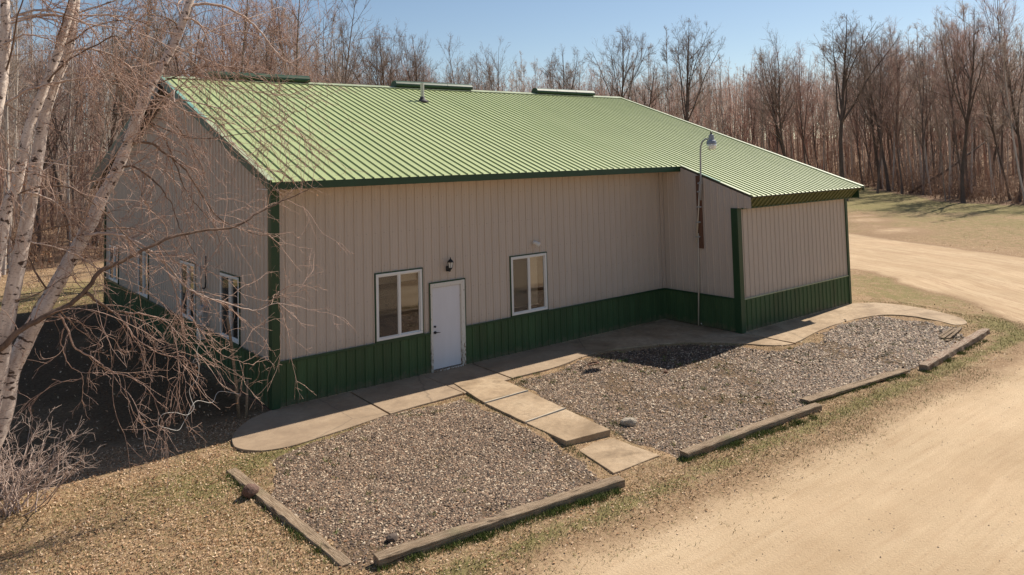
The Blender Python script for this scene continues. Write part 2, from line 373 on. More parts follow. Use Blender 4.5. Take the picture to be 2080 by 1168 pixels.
def terrain():
    t = NT('terrain'); p = t.geo()
    road, green, grav, forest, ru = (t.attr(k) for k in ('road', 'green', 'gravel', 'forest', 'across'))
    n1 = t.noise(p, .35, 6, .65, .3); n2 = t.noise(p, 2.2, 6, .7, .4); n3 = t.noise(p, 16, 5, .75); n4 = t.noise(p, 55, 3, .7)
    # dry grass and leaf litter
    lit = t.ramp(n3, (.30, (.11, .062, .030)), (.43, (.26, .165, .088)), (.56, (.40, .270, .155)), (.70, (.52, .37, .235)))
    vc = t.vor(p, 26); sv = t.n('SeparateColor'); t.l(vc, sv.inputs[0])
    lit = t.mix(t.ramp(sv.outputs[0], (.55, 0.), (.60, .6)), lit, (.40, .285, .185))
    lit = t.mix(t.ramp(sv.outputs[1], (.72, 0.), (.76, .55)), lit, (.15, .085, .05))
    soil = t.ramp(n3, (.3, (.17, .105, .06)), (.7, (.31, .205, .125)))
    lit = t.mix(t.ramp(n2, (.52, 0.), (.66, .7)), lit, soil)
    n5 = t.noise(p, .8, 7, .72, .6); n6 = t.noise(p, 5.5, 5, .75)
    lit = t.mix(t.ramp(n5, (.50, 0.), (.62, .6)), lit, t.ramp(n6, (.35, (.22, .145, .085)), (.65, (.42, .29, .18))))
    lit = t.mix(t.ramp(n5, (.36, .55), (.46, 0.)), lit, t.ramp(n6, (.35, (.22, .165, .09)), (.65, (.42, .32, .19))))
    gr = t.ramp(n4, (.3, (.09, .095, .025)), (.55, (.19, .18, .065)), (.75, (.33, .28, .125)))
    gf = t.math('MULTIPLY', green, 1.0); gm = t.math('ADD', t.math('SUBTRACT', gf, .5), t.math('MULTIPLY', t.math('SUBTRACT', n3, .5), 2.2))
    gm = t.math('ADD', gm, t.math('MULTIPLY', t.math('SUBTRACT', n2, .5), 1.6))
    c = t.mix(t.ramp(gm, (.0, 0.), (.35, .8)), lit, gr)
    c = t.mix(t.math('MULTIPLY', t.attr('painted_shade'), .8), c, t.ramp(n3, (.3, (.036, .021, .011)), (.7, (.105, .062, .032))))  # building's shadow deepened by painting the soil beside the gable darker
    # forest floor
    ff = t.ramp(n3, (.3, (.10, .062, .036)), (.55, (.24, .155, .10)), (.75, (.33, .23, .15)))
    c = t.mix(forest, c, ff)
    # gravel base
    gb = t.ramp(n3, (.3, (.07, .048, .030)), (.7, (.22, .155, .10)))
    gvm = t.math('ADD', grav, t.math('MULTIPLY', t.math('SUBTRACT', n2, .5), 1.3)); c = t.mix(t.ramp(gvm, (.45, 0.), (.62, 1.)), c, gb)
    # sandy road with tracks following its run
    cx = t.n('CombineXYZ'); t.l(ru, cx.inputs[0]); sp = t.n('SeparateXYZ'); t.l(p, sp.inputs[0])
    t.l(t.math('MULTIPLY', t.attr('along'), .06), cx.inputs[1])
    tr = t.math('ADD', t.math('MULTIPLY', t.noise(cx.outputs[0], 1.1, 4, .6, .15), .55), t.math('MULTIPLY', t.noise(p, .6, 6, .65, .5), .45))
    tr2 = t.noise(cx.outputs[0], 9, 3, .6, .1)
    sand = t.ramp(tr, (.30, (.38, .270, .162)), (.45, (.450, .330, .208)), (.60, (.510, .385, .250)))
    sand = t.mix(t.ramp(tr2, (.32, .34), (.47, 0.)), sand, (.36, .24, .14))
    sand = t.mix(t.ramp(t.noise(cx.outputs[0], 4, 6, .7, .3), (.52, 0.), (.66, .3)), sand, (.60, .46, .31))
    sand = t.mix(t.ramp(n2, (.5, 0.), (.75, .35)), sand, (.46, .33, .215))
    sand = t.mix(t.ramp(n1, (.45, 0.), (.7, .4)), sand, (.62, .45, .29))
    sand = t.mix(t.ramp(n4, (.25, .55), (.42, 0.)), sand, (.31, .20, .12))
    rut = t.noise(cx.outputs[0], 3.0, 6, .72, .1); rt2 = t.ramp(rut, (.38, 0.), (.44, .75), (.48, 0.)); rt3 = t.ramp(rut, (.55, 0.), (.585, .6), (.62, 0.))
    sand = t.mix(t.math('MULTIPLY', t.math('MAXIMUM', rt2, rt3), t.math('MULTIPLY_ADD', t.attr('ruts'), .8, .12)), sand, (.33, .21, .125))
    bnd = t.math('SINE', t.math('ADD', t.math('MULTIPLY', ru, 3.1), t.math('MULTIPLY', t.noise(p, .35, 3, .5), 4.0)))
    sand = t.mix(t.ramp(bnd, (.45, 0.), (1., .30)), sand, (.37, .255, .15))
    peb = t.vor(p, 22, 'Distance'); sand = t.mix(t.math('MULTIPLY', t.math('LESS_THAN', peb, .10), t.math('GREATER_THAN', n3, .60)), sand, (.16, .11, .08))
    rm = t.math('ADD', road, t.math('MULTIPLY', t.math('SUBTRACT', n2, .5), .65)); rm = t.math('ADD', rm, t.math('MULTIPLY', t.math('SUBTRACT', n3, .5), .3))
    c = t.mix(t.ramp(rm, (.30, 0.), (.80, 1.)), t.mix(t.ramp(rm, (.02, 0.), (.30, .9)), c, t.ramp(n3, (.3, (.20, .125, .07)), (.7, (.36, .245, .15)))), sand)
    hh = t.math('ADD', t.math('MULTIPLY', n3, .7), t.math('MULTIPLY', n4, .3))
    hs = t.math('SUBTRACT', 1.0, t.math('MULTIPLY', t.ramp(rm, (.3, 0.), (.62, 1.)), .75))
    hh = t.math('ADD', t.math('MULTIPLY', hh, hs), t.math('MULTIPLY', t.math('MULTIPLY', t.noise(p, 30, 4, .7), .35), t.ramp(rm, (.3, 0.), (.62, 1.))))
    t.bump(hh, 1.0, .04)
    return t.fin(c, .95, 0, .1)
M['terrain'] = terrain()

def tinted(name, stops, rough=.85, extra=None, spec=.2, thin=0):
    t = NT(name); col = t.ramp(t.attr('tint'), *stops); m_ = t.fin(col, rough, 0, spec)
    if thin: t.thin(col, thin)
    return m_
M['gravel'] = tinted('gravel_stones', [(0, (.034, .024, .018)), (.22, (.09, .060, .043)), (.42, (.20, .135, .090)), (.56, (.10, .072, .053)), (.72, (.31, .215, .145)), (.83, (.20, .105, .062)), (.93, (.46, .35, .245)), (1, (.60, .50, .37))], .7, spec=.3)
M['leaf'] = tinted('dead_leaves', [(0, (.11, .045, .022)), (.25, (.28, .145, .072)), (.5, (.44, .275, .155)), (.8, (.55, .38, .24)), (1, (.68, .52, .37))], .8)
M['grass'] = tinted('grass_blades', [(0, (.050, .075, .016)), (.3, (.12, .16, .038)), (.5, (.21, .22, .075)), (.7, (.36, .26, .13)), (1, (.50, .37, .21))], .75)

def wood():
    t = NT('weathered_timber'); p = t.co()
    n = t.noise(t.map(p, (1.2, 22, 22)), 3, 6, .7, .3); b = t.noise(p, 3.2, 5, .65)
    col = t.ramp(n, (.28, (.10, .064, .04)), (.5, (.29, .21, .14)), (.72, (.46, .365, .265)))
    col = t.mix(t.ramp(b, (.45, 0.), (.7, .5)), col, (.17, .12, .08))
    g = t.noise(t.map(p, (.5, 6, 6)), 2, 3, .6); col = t.mix(t.ramp(g, (.62, 0.), (.66, .85)), col, (.035, .024, .016))
    col = t.mix(t.ramp(t.noise(p, 1.4, 5, .7), (.56, 0.), (.72, .4)), col, (.13, .14, .07))
    t.bump(n, 1.0, .02); return t.fin(col, .9, 0, .15)
M['wood'] = wood()
def redwood():
    t = NT('rotting_red_timber'); p = t.co(); n = t.noise(t.map(p, (1.5, 18, 18)), 3, 6, .7, .4); b = t.noise(p, 4, 5, .7)
    col = t.ramp(n, (.3, (.13, .08, .055)), (.5, (.33, .24, .175)), (.7, (.50, .41, .32))); col = t.mix(t.ramp(b, (.54, 0.), (.64, .7)), col, (.20, .10, .06))
    t.bump(n, 1.0, .03); return t.fin(col, .9, 0, .15)
M['redwood'] = redwood()
def stone():
    t = NT('field_stone'); p = t.co(); n = t.noise(p, 14, 6, .7)
    t.bump(n, .6, .01); return t.fin(t.ramp(n, (.3, (.22, .175, .13)), (.7, (.52, .44, .34))), .85)
M['stone'] = stone()
def rstone():
    t = NT('rusty_stone'); p = t.co(); n = t.noise(p, 14, 6, .7)
    t.bump(n, .6, .01); return t.fin(t.ramp(n, (.3, (.07, .035, .025)), (.7, (.19, .105, .075))), .8)
M['rstone'] = rstone()
def birch():
    t = NT('birch_bark'); b = t.attr('bark', True)  # x, y round the trunk, z along it
    n = t.noise(t.map(b, (.75, .75, 15)), 1.2, 3, .55, .15); n2 = t.noise(t.map(b, (.8, .8, 1.6)), 2.2, 5, .65, .5); n3 = t.noise(t.map(b, (1.5, 1.5, 38)), 2, 3, .6)
    col = t.ramp(n2, (.3, (.40, .31, .26)), (.5, (.62, .52, .45)), (.75, (.73, .64, .57)))
    col = t.mix(t.ramp(n3, (.56, 0.), (.66, .6)), col, (.22, .15, .12))
    col = t.mix(t.ramp(n, (.59, 0.), (.64, .95)), col, (.055, .033, .024))
    t.bump(t.math('SUBTRACT', n2, n), .6, .012); return t.fin(col, .7, 0, .25)
M['birch'] = birch()
def bark(name, a, b, sc=1.0, thin=0):
    t = NT(name); p = t.co(); n = t.noise(t.map(p, (6, 6, 1.3)), 2*sc, 5, .7); n2 = t.noise(p, .8, 3, .6)
    col = t.ramp(n, (.3, a), (.7, b)); col = t.mix(t.ramp(n2, (.4, 0.), (.75, .5)), col, tuple(x*.6 for x in a)); m_ = t.fin(col, .9, 0, .12)
    if thin: t.thin(col, thin)
    return m_
M['limb'] = bark('birch_limb_bark', (.40, .29, .235), (.62, .50, .43))
M['limbdark'] = bark('dark_limb_bark', (.11, .072, .052), (.27, .19, .145))
M['twig'] = bark('birch_twigs', (.34, .215, .165), (.54, .39, .315))
M['bark_grey'] = bark('grey_bark', (.22, .18, .15), (.42, .36, .31))
M['bark_pale'] = bark('pale_aspen_bark', (.44, .38, .33), (.66, .58, .51))
M['bark_dark'] = bark('dark_bark', (.085, .064, .052), (.19, .15, .125))
M['bark_brown'] = bark('brown_bark', (.13, .095, .078), (.27, .21, .175))
M['tw_grey'] = bark('grey_twigs', (.46, .375, .315), (.60, .51, .44), thin=.45)
M['tw_red'] = bark('red_budded_twigs', (.44, .29, .245), (.56, .41, .35), thin=.45)
M['tw_brown'] = bark('brown_twigs', (.42, .315, .255), (.56, .45, .375), thin=.45)
M['tw_dark'] = bark('dark_twigs', (.23, .175, .145), (.36, .285, .24), thin=.45)
M['brush'] = bark('brush_stems', (.24, .145, .105), (.42, .29, .22), thin=.45)

# ------------------------------------------------------------------ terrain
def axis(segs):
    out = [segs[0][0]]
    for a, b, d in segs:
        n = max(1, round((b-a)/d)); out += list(np.linspace(a, b, n+1)[1:])
    return np.array(out)
gx = axis([(-2500, -400, 500), (-400, -60, 40), (-60, -14, 3), (-14, -7, .5), (-7, 21, .125), (21, 50, .5), (50, 110, 1.5), (110, 400, 30), (400, 2500, 350)])
gy = axis([(-2500, -400, 500), (-400, -60, 40), (-60, -20, 4), (-20, -13, .5), (-13, 1, .125), (1, 32, .4), (32, 100, 1.5), (100, 400, 30), (400, 2500, 350)])
X, Y = np.meshgrid(gx, gy, indexing='ij')
ROADC = np.array([(19, -15.), (24.5, -9.5), (29, -3.5), (31.5, 2.5), (34, 10), (35, 20), (33, 34), (30, 48)])
def road_mask(x, y):
    wob = (vnoise(x, y, 2.5, 30)-.5)*.5+(vnoise(x, y, .7, 31)-.5)*.22
    top = -8.22-.03*np.clip(x, 0, 30)+wob+.6*sm(9, 17, x)*0
    m1 = np.minimum((top+.12-y)/1.15, (y+12.3+wob)/.6)
    d, s_, al = polydist(x, y, ROADC); m2 = (4.7+.8*sm(30, 40, al)*0-d+wob*1.6)/.9
    return np.clip(np.maximum(m1, m2)+.5, 0, 1), d*s_, al, m2 > m1
def forest_mask(x, y):
    jx = (vnoise(x, y, 5, 40)-.5)*3; jy = (vnoise(x, y, 5, 41)-.5)*3
    return inpoly(x+jx, y+jy, FOREST)
SLAB = [(-.02, -.02), (-.55, -.22), (-1.05, -.72), (-1.36, -1.35), (-1.28, -1.86), (-.85, -2.22), (-.2, -2.22), (1.65, -1.90), (3.44, -1.86), (4.88, -1.66), (6.3, -1.72), (7.4, -1.45), (8.6, -1.40), (9.7, -1.85), (10.6, -2.35), (11.35, -3.25), (11.8, -4.10), (12.25, -4.42),
        (13.8, -4.10), (15.4, -3.95), (16.8, -4.05), (17.7, -4.35), (17.95, -5.0), (17.75, -5.9), (17.45, -6.40), (18.05, -6.55), (18.75, -6.0), (19.25, -5.0), (19.45, -4.0), (19.2, -3.2), (18.6, -2.75)]
BED1 = [(-1.15, -2.45), (1.7, -2.05), (3.3, -2.05), (3.15, -5.6), (2.75, -6.95), (-1.40, -6.60), (-1.50, -4)]
BED2 = [(4.80, -1.95), (6.3, -1.95), (7.4, -1.65), (8.6, -1.6), (9.6, -2.05), (10.5, -2.6), (11.1, -3.4), (11.6, -4.3), (12.3, -4.65), (15.4, -4.15), (17.3, -4.4), (17.5, -5.2), (17.1, -6.5), (16.6, -7.0), (12.3, -7.25), (8.4, -6.85), (8.0, -7.2), (4.30, -6.95), (4.30, -5.4)]
WALK = [(3.78, -1.0), (4.83, -1.2), (4.24, -5.5), (3.22, -5.38)]
def soft_in(x, y, P, wobble=.3):
    jx = (fnoise(x, y, .9, 50)-.5)*wobble*2; jy = (fnoise(x, y, .9, 53)-.5)*wobble*2
    return inpoly(x+jx, y+jy, P)
def green_mask(x, y):
    g = .22+.5*(fnoise(x, y, 3.2, 60)-.5)
    g = g+.60*np.exp(-((y+7.50+.02*x)/.26)**2)*(x > -1.5)*(x < 19)                 # along the timbers
    g = g+.5*np.exp(-((y+2.35)/.3)**2)*(x > -1.6)*(x < 8)
    g = g+.6*np.exp(-(((x-19.3)/2.2)**2+((y+7.3)/1.1)**2))
    g = g+.45*np.exp(-(((x-24)/6)**2+((y+2)/3.4)**2))+.25*np.exp(-(((x-22)/3)**2+((y+4)/3)**2))
    g = g+.44*sm(34, 42, x)*sm(-12, -4, y)+.24*sm(56, 62, x)
    g = g+.5*sm(15.5, 17.5, y)*sm(27, 22, y)*sm(4, 0, x)
    g = g+.45*np.exp(-(((x+2)/1.3)**2+((y+2.6)/1.0)**2))
    return np.clip(g, 0, 1)
rd, across2, along2, br = road_mask(X, Y)
across = np.where(br, across2, Y*1.0); along = np.where(br, along2, X)
fo = forest_mask(X, Y).astype(float)
gv = np.maximum(soft_in(X, Y, BED1), soft_in(X, Y, BED2)).astype(float)
gn = green_mask(X, Y)
near = (X > -9) & (X < 24) & (Y > -14.5) & (Y < 3)
Z = height(X, Y)+(fnoise(X, Y, 1.3, 70)-.5)*.05*(1-.6*rd)+(vnoise(X, Y, .3, 75)-.5)*.018*near*(1-rd)
Z = Z-rd*.02*np.abs(np.sin(across*2.2))*0
near = near & (Y < 0)
dS = polydist(X, Y, np.array(SLAB, float))[0]; Z = np.where(inpoly(X, Y, SLAB) & (dS > .14), Z-.07, Z); Z = np.where(inpoly(X, Y, WALK) & (polydist(X, Y, np.array(WALK+[WALK[0]], float))[0] > .16), -.16, Z)
Z += fo*(fnoise(X, Y, 6, 80)-.4)*.5
# low sandy windrow heaps beside the side road
for hx, hy, hr, hh in [(41, 6.0, 3.0, .28), (46, 11, 4.0, .25), (38, 9, 2.2, .2)]:
    Z += hh*np.exp(-(((X-hx)/hr)**2+((Y-hy)/(hr*.6))**2))*(.5+fnoise(X, Y, 1.1, 90))
rd2 = rd+0.0
for hx, hy, hr in [(41, 6.0, 2.2), (46, 11, 2.6), (43, 9, 1.6), (52, 14, 1.6)]:
    rd2 = np.maximum(rd2, .75*np.exp(-(((X-hx)/hr/1.6)**2+((Y-hy)/(hr*.8))**2))*fnoise(X, Y, 1.5, 95)*1.3)
nx, ny = X.shape
V = np.stack([X, Y, Z], -1).reshape(-1, 3)
I = np.arange(nx*ny).reshape(nx, ny)
FQ = np.stack([I[:-1, :-1], I[1:, :-1], I[1:, 1:], I[:-1, 1:]], -1).reshape(-1, 4)
cen = lambda A: (A[:-1, :-1]+A[1:, 1:]).ravel()/2
isroad = cen(rd) > .5; isbed = (cen(gv) > .5) & ~isroad; isfo = (cen(fo) > .5) & ~isroad & ~isbed
att = dict(road=rd2.ravel(), green=gn.ravel(), gravel=gv.ravel(), forest=fo.ravel(), across=across.ravel(), along=along.ravel(), ruts=br.astype(float).ravel(), painted_shade=((sm(.4, -.6, X)*sm(-1.1, .8, Y+(fnoise(X, Y, .8, 77)-.5)*1.2)*sm(19, 16, Y)*sm(-11, -7, X)*(.55+.9*fnoise(X, Y, 1.7, 78))).clip(0, 1)).ravel())  # last mask: soft-edged area left of the gable where shade is painted in
def submesh(name, mask, label):
    F = FQ[mask]; u, inv = np.unique(F, return_inverse=True)
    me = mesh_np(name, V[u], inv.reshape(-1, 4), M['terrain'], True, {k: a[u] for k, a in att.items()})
    return tag(link(name, me), label, kind='structure')
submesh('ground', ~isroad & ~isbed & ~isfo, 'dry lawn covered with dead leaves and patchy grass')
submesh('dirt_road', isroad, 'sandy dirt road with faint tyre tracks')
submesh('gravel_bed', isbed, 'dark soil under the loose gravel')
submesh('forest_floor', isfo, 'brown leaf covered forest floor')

def extrude_poly(P, zt, zb, cuts=0):
    n = len(P); V = [(x, y, zt) for x, y in P]+[(x, y, zb) for x, y in P]
    F = [tuple(range(n)), tuple(range(2*n-1, n-1, -1))]+[(i, i+n, (i+1) % n+n, (i+1) % n) for i in range(n)]
    return V, F
def ccw(P):
    a = sum(P[i][0]*P[(i+1) % len(P)][1]-P[(i+1) % len(P)][0]*P[i][1] for i in range(len(P)))
    return P if a > 0 else P[::-1]
# front pavement: cast slabs with open joints
side = tag(empty('concrete_pavement', (0, 0, 0)), 'weathered curving concrete pavement along the foot of the metal building', kind='structure')
def clipx(P, x0, x1, g=.012):
    def half(P, f):
        out = []
        for i in range(len(P)):
            a, b = P[i], P[(i+1) % len(P)]; fa, fb = f(a), f(b)
            if fa >= 0: out.append(a)
            if (fa >= 0) != (fb >= 0):
                t = fa/(fa-fb); out.append((a[0]+(b[0]-a[0])*t, a[1]+(b[1]-a[1])*t))
        return out
    sk = .05
    P = half(P, lambda q: q[0]-sk*q[1]-x0-g); return half(P, lambda q: x1-g-q[0]+sk*q[1])
def smoothP(P, it=2):
    for _ in range(it):
        Q = []
        for i in range(len(P)):
            a, b = P[i], P[(i+1) % len(P)]; Q += [(a[0]*.75+b[0]*.25, a[1]*.75+b[1]*.25), (a[0]*.25+b[0]*.75, a[1]*.25+b[1]*.75)]
        P = Q
    return P
outer = SLAB[1:-1]
def opensm(P, it=2):
    for _ in range(it):
        Q = [P[0]]
        for a, b in zip(P[:-1], P[1:]): Q += [(a[0]*.75+b[0]*.25, a[1]*.75+b[1]*.25), (a[0]*.25+b[0]*.75, a[1]*.25+b[1]*.75)]
        P = Q+[P[-1]]
    return P
osm = opensm(outer)
front = [(x, y) for x, y in osm if x < 12.2 and not (x > 11.9 and y > -3.5)]
FP = [(-.02, .0)]+front+[(12.40, -4.38), (12.40, -2.75), (12.40, 0.0)]
jit = lambda P: [(x+random.uniform(-.012, .012), y+random.uniform(-.012, .012)) for x, y in P]
for x0, x1, dz in ((-3, 1.72, .0), (1.72, 3.60, .006), (3.60, 5.05, -.004), (5.05, 8.1, .004), (8.1, 12.6, -.003)):
    P = clipx(FP, x0, x1)
    MB().add(*extrude_poly(jit(ccw(P)), dz, -.16)).build('slab', M['concrete_old'] if x0 < 8 else M['concrete'], side, bevel=.008)
back = [(12.44, -4.40)]+[(x, y) for x, y in osm if x > 12.4]+[(18.5, -2.76), (12.44, -2.76)]
for x0, x1, dz in ((12, 15.6, .003), (15.6, 30, -.006)):
    P = clipx(back, x0, x1)
    if x0 > 13:
        a = [q for q in P]
    MB().add(*extrude_poly(jit(ccw(P)), dz, -.16)).build('slab', M['concrete_old'] if x0 < 8 else M['concrete'], side, bevel=.008)

# walk of three slabs and a lower pad
walk = tag(empty('garden_walk', (4, -3.3, 0)), 'straight concrete walk from the door ending in a step', kind='structure')
def slab_at(pts, zt, zb, name='slab', parent=walk):
    P = ccw([(x-4, y+3.3) for x, y in pts]); Q = []
    for i in range(4):
        a, b = P[i], P[(i+1) % 4]
        for k in range(6):
            t = k/6; j = 0 if k == 0 else .008; Q.append((a[0]+(b[0]-a[0])*t+random.uniform(-j, j), a[1]+(b[1]-a[1])*t+random.uniform(-j, j)))
    return MB().add(*extrude_poly(Q, zt, zb)).build(name, M['concrete'], parent, bevel=.01)
c = [at(920, 777, .015), at(1005, 764, .015), at(1072, 793, .012), at(985, 818, .012), at(1148, 829, .01), at(1067, 857, .01), at(1240, 872, .006), at(1150, 895, .006)]
def between(a, b, t): return a*(1-t)+b*t
for i, (z) in enumerate((.014, .008, .002)):
    a, b = (c[0], c[1]) if i == 0 else ((c[3], c[2]) if i == 1 else (c[5], c[4]))
    e, d = ((c[3], c[2]), (c[5], c[4]), (c[7], c[6]))[i]
    g = 0.02
    a2, b2 = between(a, e, g if i else 0), between(b, d, g if i else 0); e2, d2 = between(e, a, g if i < 2 else 0), between(d, b, g if i < 2 else 0)
    slab_at([q[:2] for q in (a2, b2, d2, e2)], z, -.2)
for i in (0, 1):    # pale timber strips in the joints
    a, b = ((c[3], c[2]), (c[5], c[4]))[i]
    d = (b-a)/np.linalg.norm(b-a); n_ = np.array([-d[1], d[0], 0])*.012
    MB().add(*extrude_poly(ccw([(q[0]-4, q[1]+3.3) for q in (a-n_, b-n_, b+n_, a+n_)]), .026-.005*i, -.1)).build('joint_strip', M['creampipe'], walk)
pp = [at(1168, 910, -.13), at(1238, 888, -.13), at(1340, 925, -.13), at(1246, 961, -.13)]
slab_at([q[:2] for q in pp], -.125, -.25)

# ------------------------------------------------------------------ metal building
L_, DX, WX, H0, SL, RY, OX = 12.414, 2.745, 6.045, 4.988, 0.35246, 7.608, 0.374
HW = .921; YB = 16.7; OY = .79; XE = L_+WX; EOY = 3.25; XR = XE+.364
def zroof(y): return H0+SL*y if y <= RY else (H0+SL*RY)-(y-RY)*.3005
bld = tag(empty('metal_building', (6, 8, 0)), 'tan metal-sided pole building with ribbed green roof and dark green wainscot', 'building')
bo = np.array([6, 8, 0.])
def rib_profile(a0, a1, major=.022, minor=.005, pitch=.2286, off=.05):
    pts = [(a0, 0)]; k = math.floor((a0-off)/pitch)-1
    while k*pitch+off < a1+pitch:
        cc = k*pitch+off
        for da, o_ in ((-.020, 0), (-.011, major), (.011, major), (.020, 0)): pts.append((cc+da, o_))
        if minor:
            for mm in (.076, .152):
                for da, o_ in ((-.016, 0), (-.008, minor), (.008, minor), (.016, 0)): pts.append((cc+mm+da, o_))
        k += 1
    pts = [q for q in sorted(pts) if a0+1e-4 < q[0] < a1-1e-4]
    return [(a0, 0)]+pts+[(a1, 0)]
def interp(pts, a):
    for (x0, y0), (x1, y1) in zip(pts[:-1], pts[1:]):
        if x0 <= a <= x1: return y0+(y1-y0)*(a-x0)/(x1-x0+1e-9)
    return 0
def wall_panels(O, ud, nd, a0, a1, zlo, zhi, holes, mat, name, major=.022, lift=0.0):
    O = np.array(O, float); ud = np.array(ud, float); nd = np.array(nd, float); W3 = .9144
    k0 = math.floor(a0/W3+1e-6); A = k0*W3
    while A < a1-1e-3:
        p0, p1 = max(a0, A), min(a1, A+W3)
        if p1-p0 > .03:
            prof = rib_profile(p0, p1, major)
            extra = [e for h in holes for e in (h[0], h[1]) if p0+1e-3 < e < p1-1e-3]
            prof = sorted(prof+[(e, interp(prof, e)) for e in extra]); mb = MB(); mb2 = MB(); cnt = []
            for (x0, o0), (x1, o1) in zip(prof[:-1], prof[1:]):
                if x1-x0 < 1e-5: continue
                mid = (x0+x1)/2; rngs = [[zlo(mid), zhi(mid), True, True]]
                for h in holes:
                    if h[0]-1e-4 < mid < h[1]+1e-4:
                        nr = []
                        for lo, hi, el, eh in rngs:
                            if h[2] > lo+1e-3: nr.append([lo, min(hi, h[2]), el, eh and hi <= h[2]])
                            if h[3] < hi-1e-3: nr.append([max(lo, h[3]), hi, el and lo >= h[3], eh])
                        rngs = [q for q in nr if q[1]-q[0] > 1e-3]
                cnt.append(len(rngs))
                for qi, (lo, hi, el, eh) in enumerate(rngs):
                    l0, l1 = (zlo(x0), zlo(x1)) if el else (lo, lo); h0, h1 = (zhi(x0), zhi(x1)) if eh else (hi, hi)
                    P = [O+ud*x0+nd*(o0+lift)+[0, 0, l0], O+ud*x1+nd*(o1+lift)+[0, 0, l1], O+ud*x1+nd*(o1+lift)+[0, 0, h1], O+ud*x0+nd*(o0+lift)+[0, 0, h0]]
                    (mb2 if qi else mb).quad(*[q-bo for q in P])
            if mb2.v and min(cnt) == 2: mb2.build(name, mat, bld)
            elif mb2.v: mb.add(np.concatenate(mb2.v), mb2.f)
            if mb.v: mb.build(name, mat, bld)
        A += W3
WIN = [(2.386, 3.616, .981, 2.489), (6.336, 7.566, .981, 2.489)]
DOOR = (3.84, 4.84, 0.0, 2.10)
GW = [(1.99, 3.31, .98, 2.48), (5.35, 6.7, .98, 2.48), (10.25, 11.5, .98, 2.42), (14.45, 15.9, .98, 2.25)]
hF = [(a, b, c_, d) for a, b, c_, d in WIN]+[(DOOR[0], DOOR[1], -.1, DOOR[3])]
zc = lambda v: (lambda a: v)
wall_panels((0, 0, 0), (1, 0, 0), (0, -1, 0), 0, L_, zc(HW), zc(zroof(0)-.04), hF, M['siding'], 'siding_panel', lift=.0)
wall_panels((0, 0, 0), (1, 0, 0), (0, -1, 0), 0, L_, zc(.01), zc(HW), hF, M['green'], 'wainscot_panel', lift=.012)
wall_panels((0, 0, 0), (0, 1, 0), (-1, 0, 0), 0, YB, zc(HW), lambda a: zroof(a)-.05, GW, M['siding'], 'siding_panel')
wall_panels((0, 0, 0), (0, 1, 0), (-1, 0, 0), 0, YB, zc(-.06), zc(HW), GW, M['green'], 'wainscot_panel', lift=.012)
# projecting bay: left face, front face, right face
wall_panels((L_, 0, 0), (0, -1, 0), (-1, 0, 0), 0, EOY-.02, lambda a: HW if a < DX else 3.50, lambda a: zroof(-a)-.045, [], M['siding'], 'siding_panel')
wall_panels((L_, 0, 0), (0, -1, 0), (-1, 0, 0), 0, DX, zc(.01), zc(HW), [], M['green'], 'wainscot_panel', lift=.012)
wall_panels((L_, -DX, 0), (1, 0, 0), (0, -1, 0), 0, WX, zc(HW), zc(3.60), [], M['siding'], 'siding_panel')
wall_panels((L_, -DX, 0), (1, 0, 0), (0, -1, 0), 0, WX, zc(.01), zc(HW), [], M['green'], 'wainscot_panel', lift=.012)
wall_panels((XE, -DX, 0), (0, 1, 0), (1, 0, 0), 0, YB+DX, zc(HW), lambda a: zroof(a-DX)-.05, [], M['siding'], 'siding_panel', major=.022)
wall_panels((XE, -DX, 0), (0, 1, 0), (1, 0, 0), 0, YB+DX, zc(-.06), zc(HW), [], M['green'], 'wainscot_panel', lift=.012)
def B(name, mat, *boxes, bevel=0.0, parent=bld, smooth=False):
    m = MB()
    for a, b in boxes: m.box(np.array(a)-bo, np.array(b)-bo)
    return m.build(name, mat, parent, bevel=bevel)
B('rear_wall', M['siding'], ((0, YB-.04, -.1), (XE, YB, zroof(YB)-.1)))
# drip trim between wainscot and siding (broken at openings)
def strips(y, a0, a1, holes):
    xs = [a0]; out = []
    for h in sorted(holes):
        if h[2] < HW < h[3] or h[2] <= HW+.1: out.append((xs[-1], h[0]-.03)); xs.append(h[1]+.03)
    out.append((xs[-1], a1)); return out
dh = [(DOOR[0]-.02, DOOR[1]+.02, -1, 2)]
B('drip_trim', M['trimgreen'], *[((a, -.052, HW-.02), (b, -.034, HW+.035)) for a, b in ((0.02, DOOR[0]-.02), (DOOR[1]+.02, L_))], bevel=.004)
B('drip_trim', M['trimgreen'], ((-.052, .02, HW-.02), (-.034, YB, HW+.035)), bevel=.004)
B('drip_trim', M['trimgreen'], ((L_-.052, -DX, HW-.02), (L_-.034, -.05, HW+.035)), bevel=.004)
B('drip_trim', M['ridge'], ((L_, -DX-.052, HW-.012), (XE, -DX-.034, HW+.022)), bevel=.004)
# sill boards at the foot
B('sill_board', M['rust'], ((-.075, .02, -.14), (-.04, YB, -.02)))
# corner posts (L trims)
B('corner_trim', M['trimgreen'], ((-.062, -.062, .0), (.12, -.02, zroof(0)-.30)), ((-.062, -.02, .0), (-.02, .12, zroof(0)-.27)), bevel=.006)
B('corner_trim', M['trimgreen'], ((L_-.062, -DX-.062, .0), (L_+.13, -DX-.02, 3.5)), ((L_-.062, -DX-.02, .0), (L_-.02, -DX+.16, 3.5)), bevel=.006)
B('corner_trim', M['trimgreen'], ((XE-.06, -DX-.062, .0), (XE+.062, -DX-.02, 3.5)), ((XE+.02, -DX-.02, .0), (XE+.062, -DX+.14, 3.5)), bevel=.006)
B('corner_trim', M['trimgreen'], ((-.062, YB-.12, -.05), (-.02, YB+.04, zroof(YB)-.2)), bevel=.006)
B('inner_corner_trim', M['siding'], ((L_-.10, -.05, HW), (L_-.02, -.02, zroof(0)-.06)), ((L_-.05, -.10, HW), (L_-.02, -.05, zroof(0)-.08)))
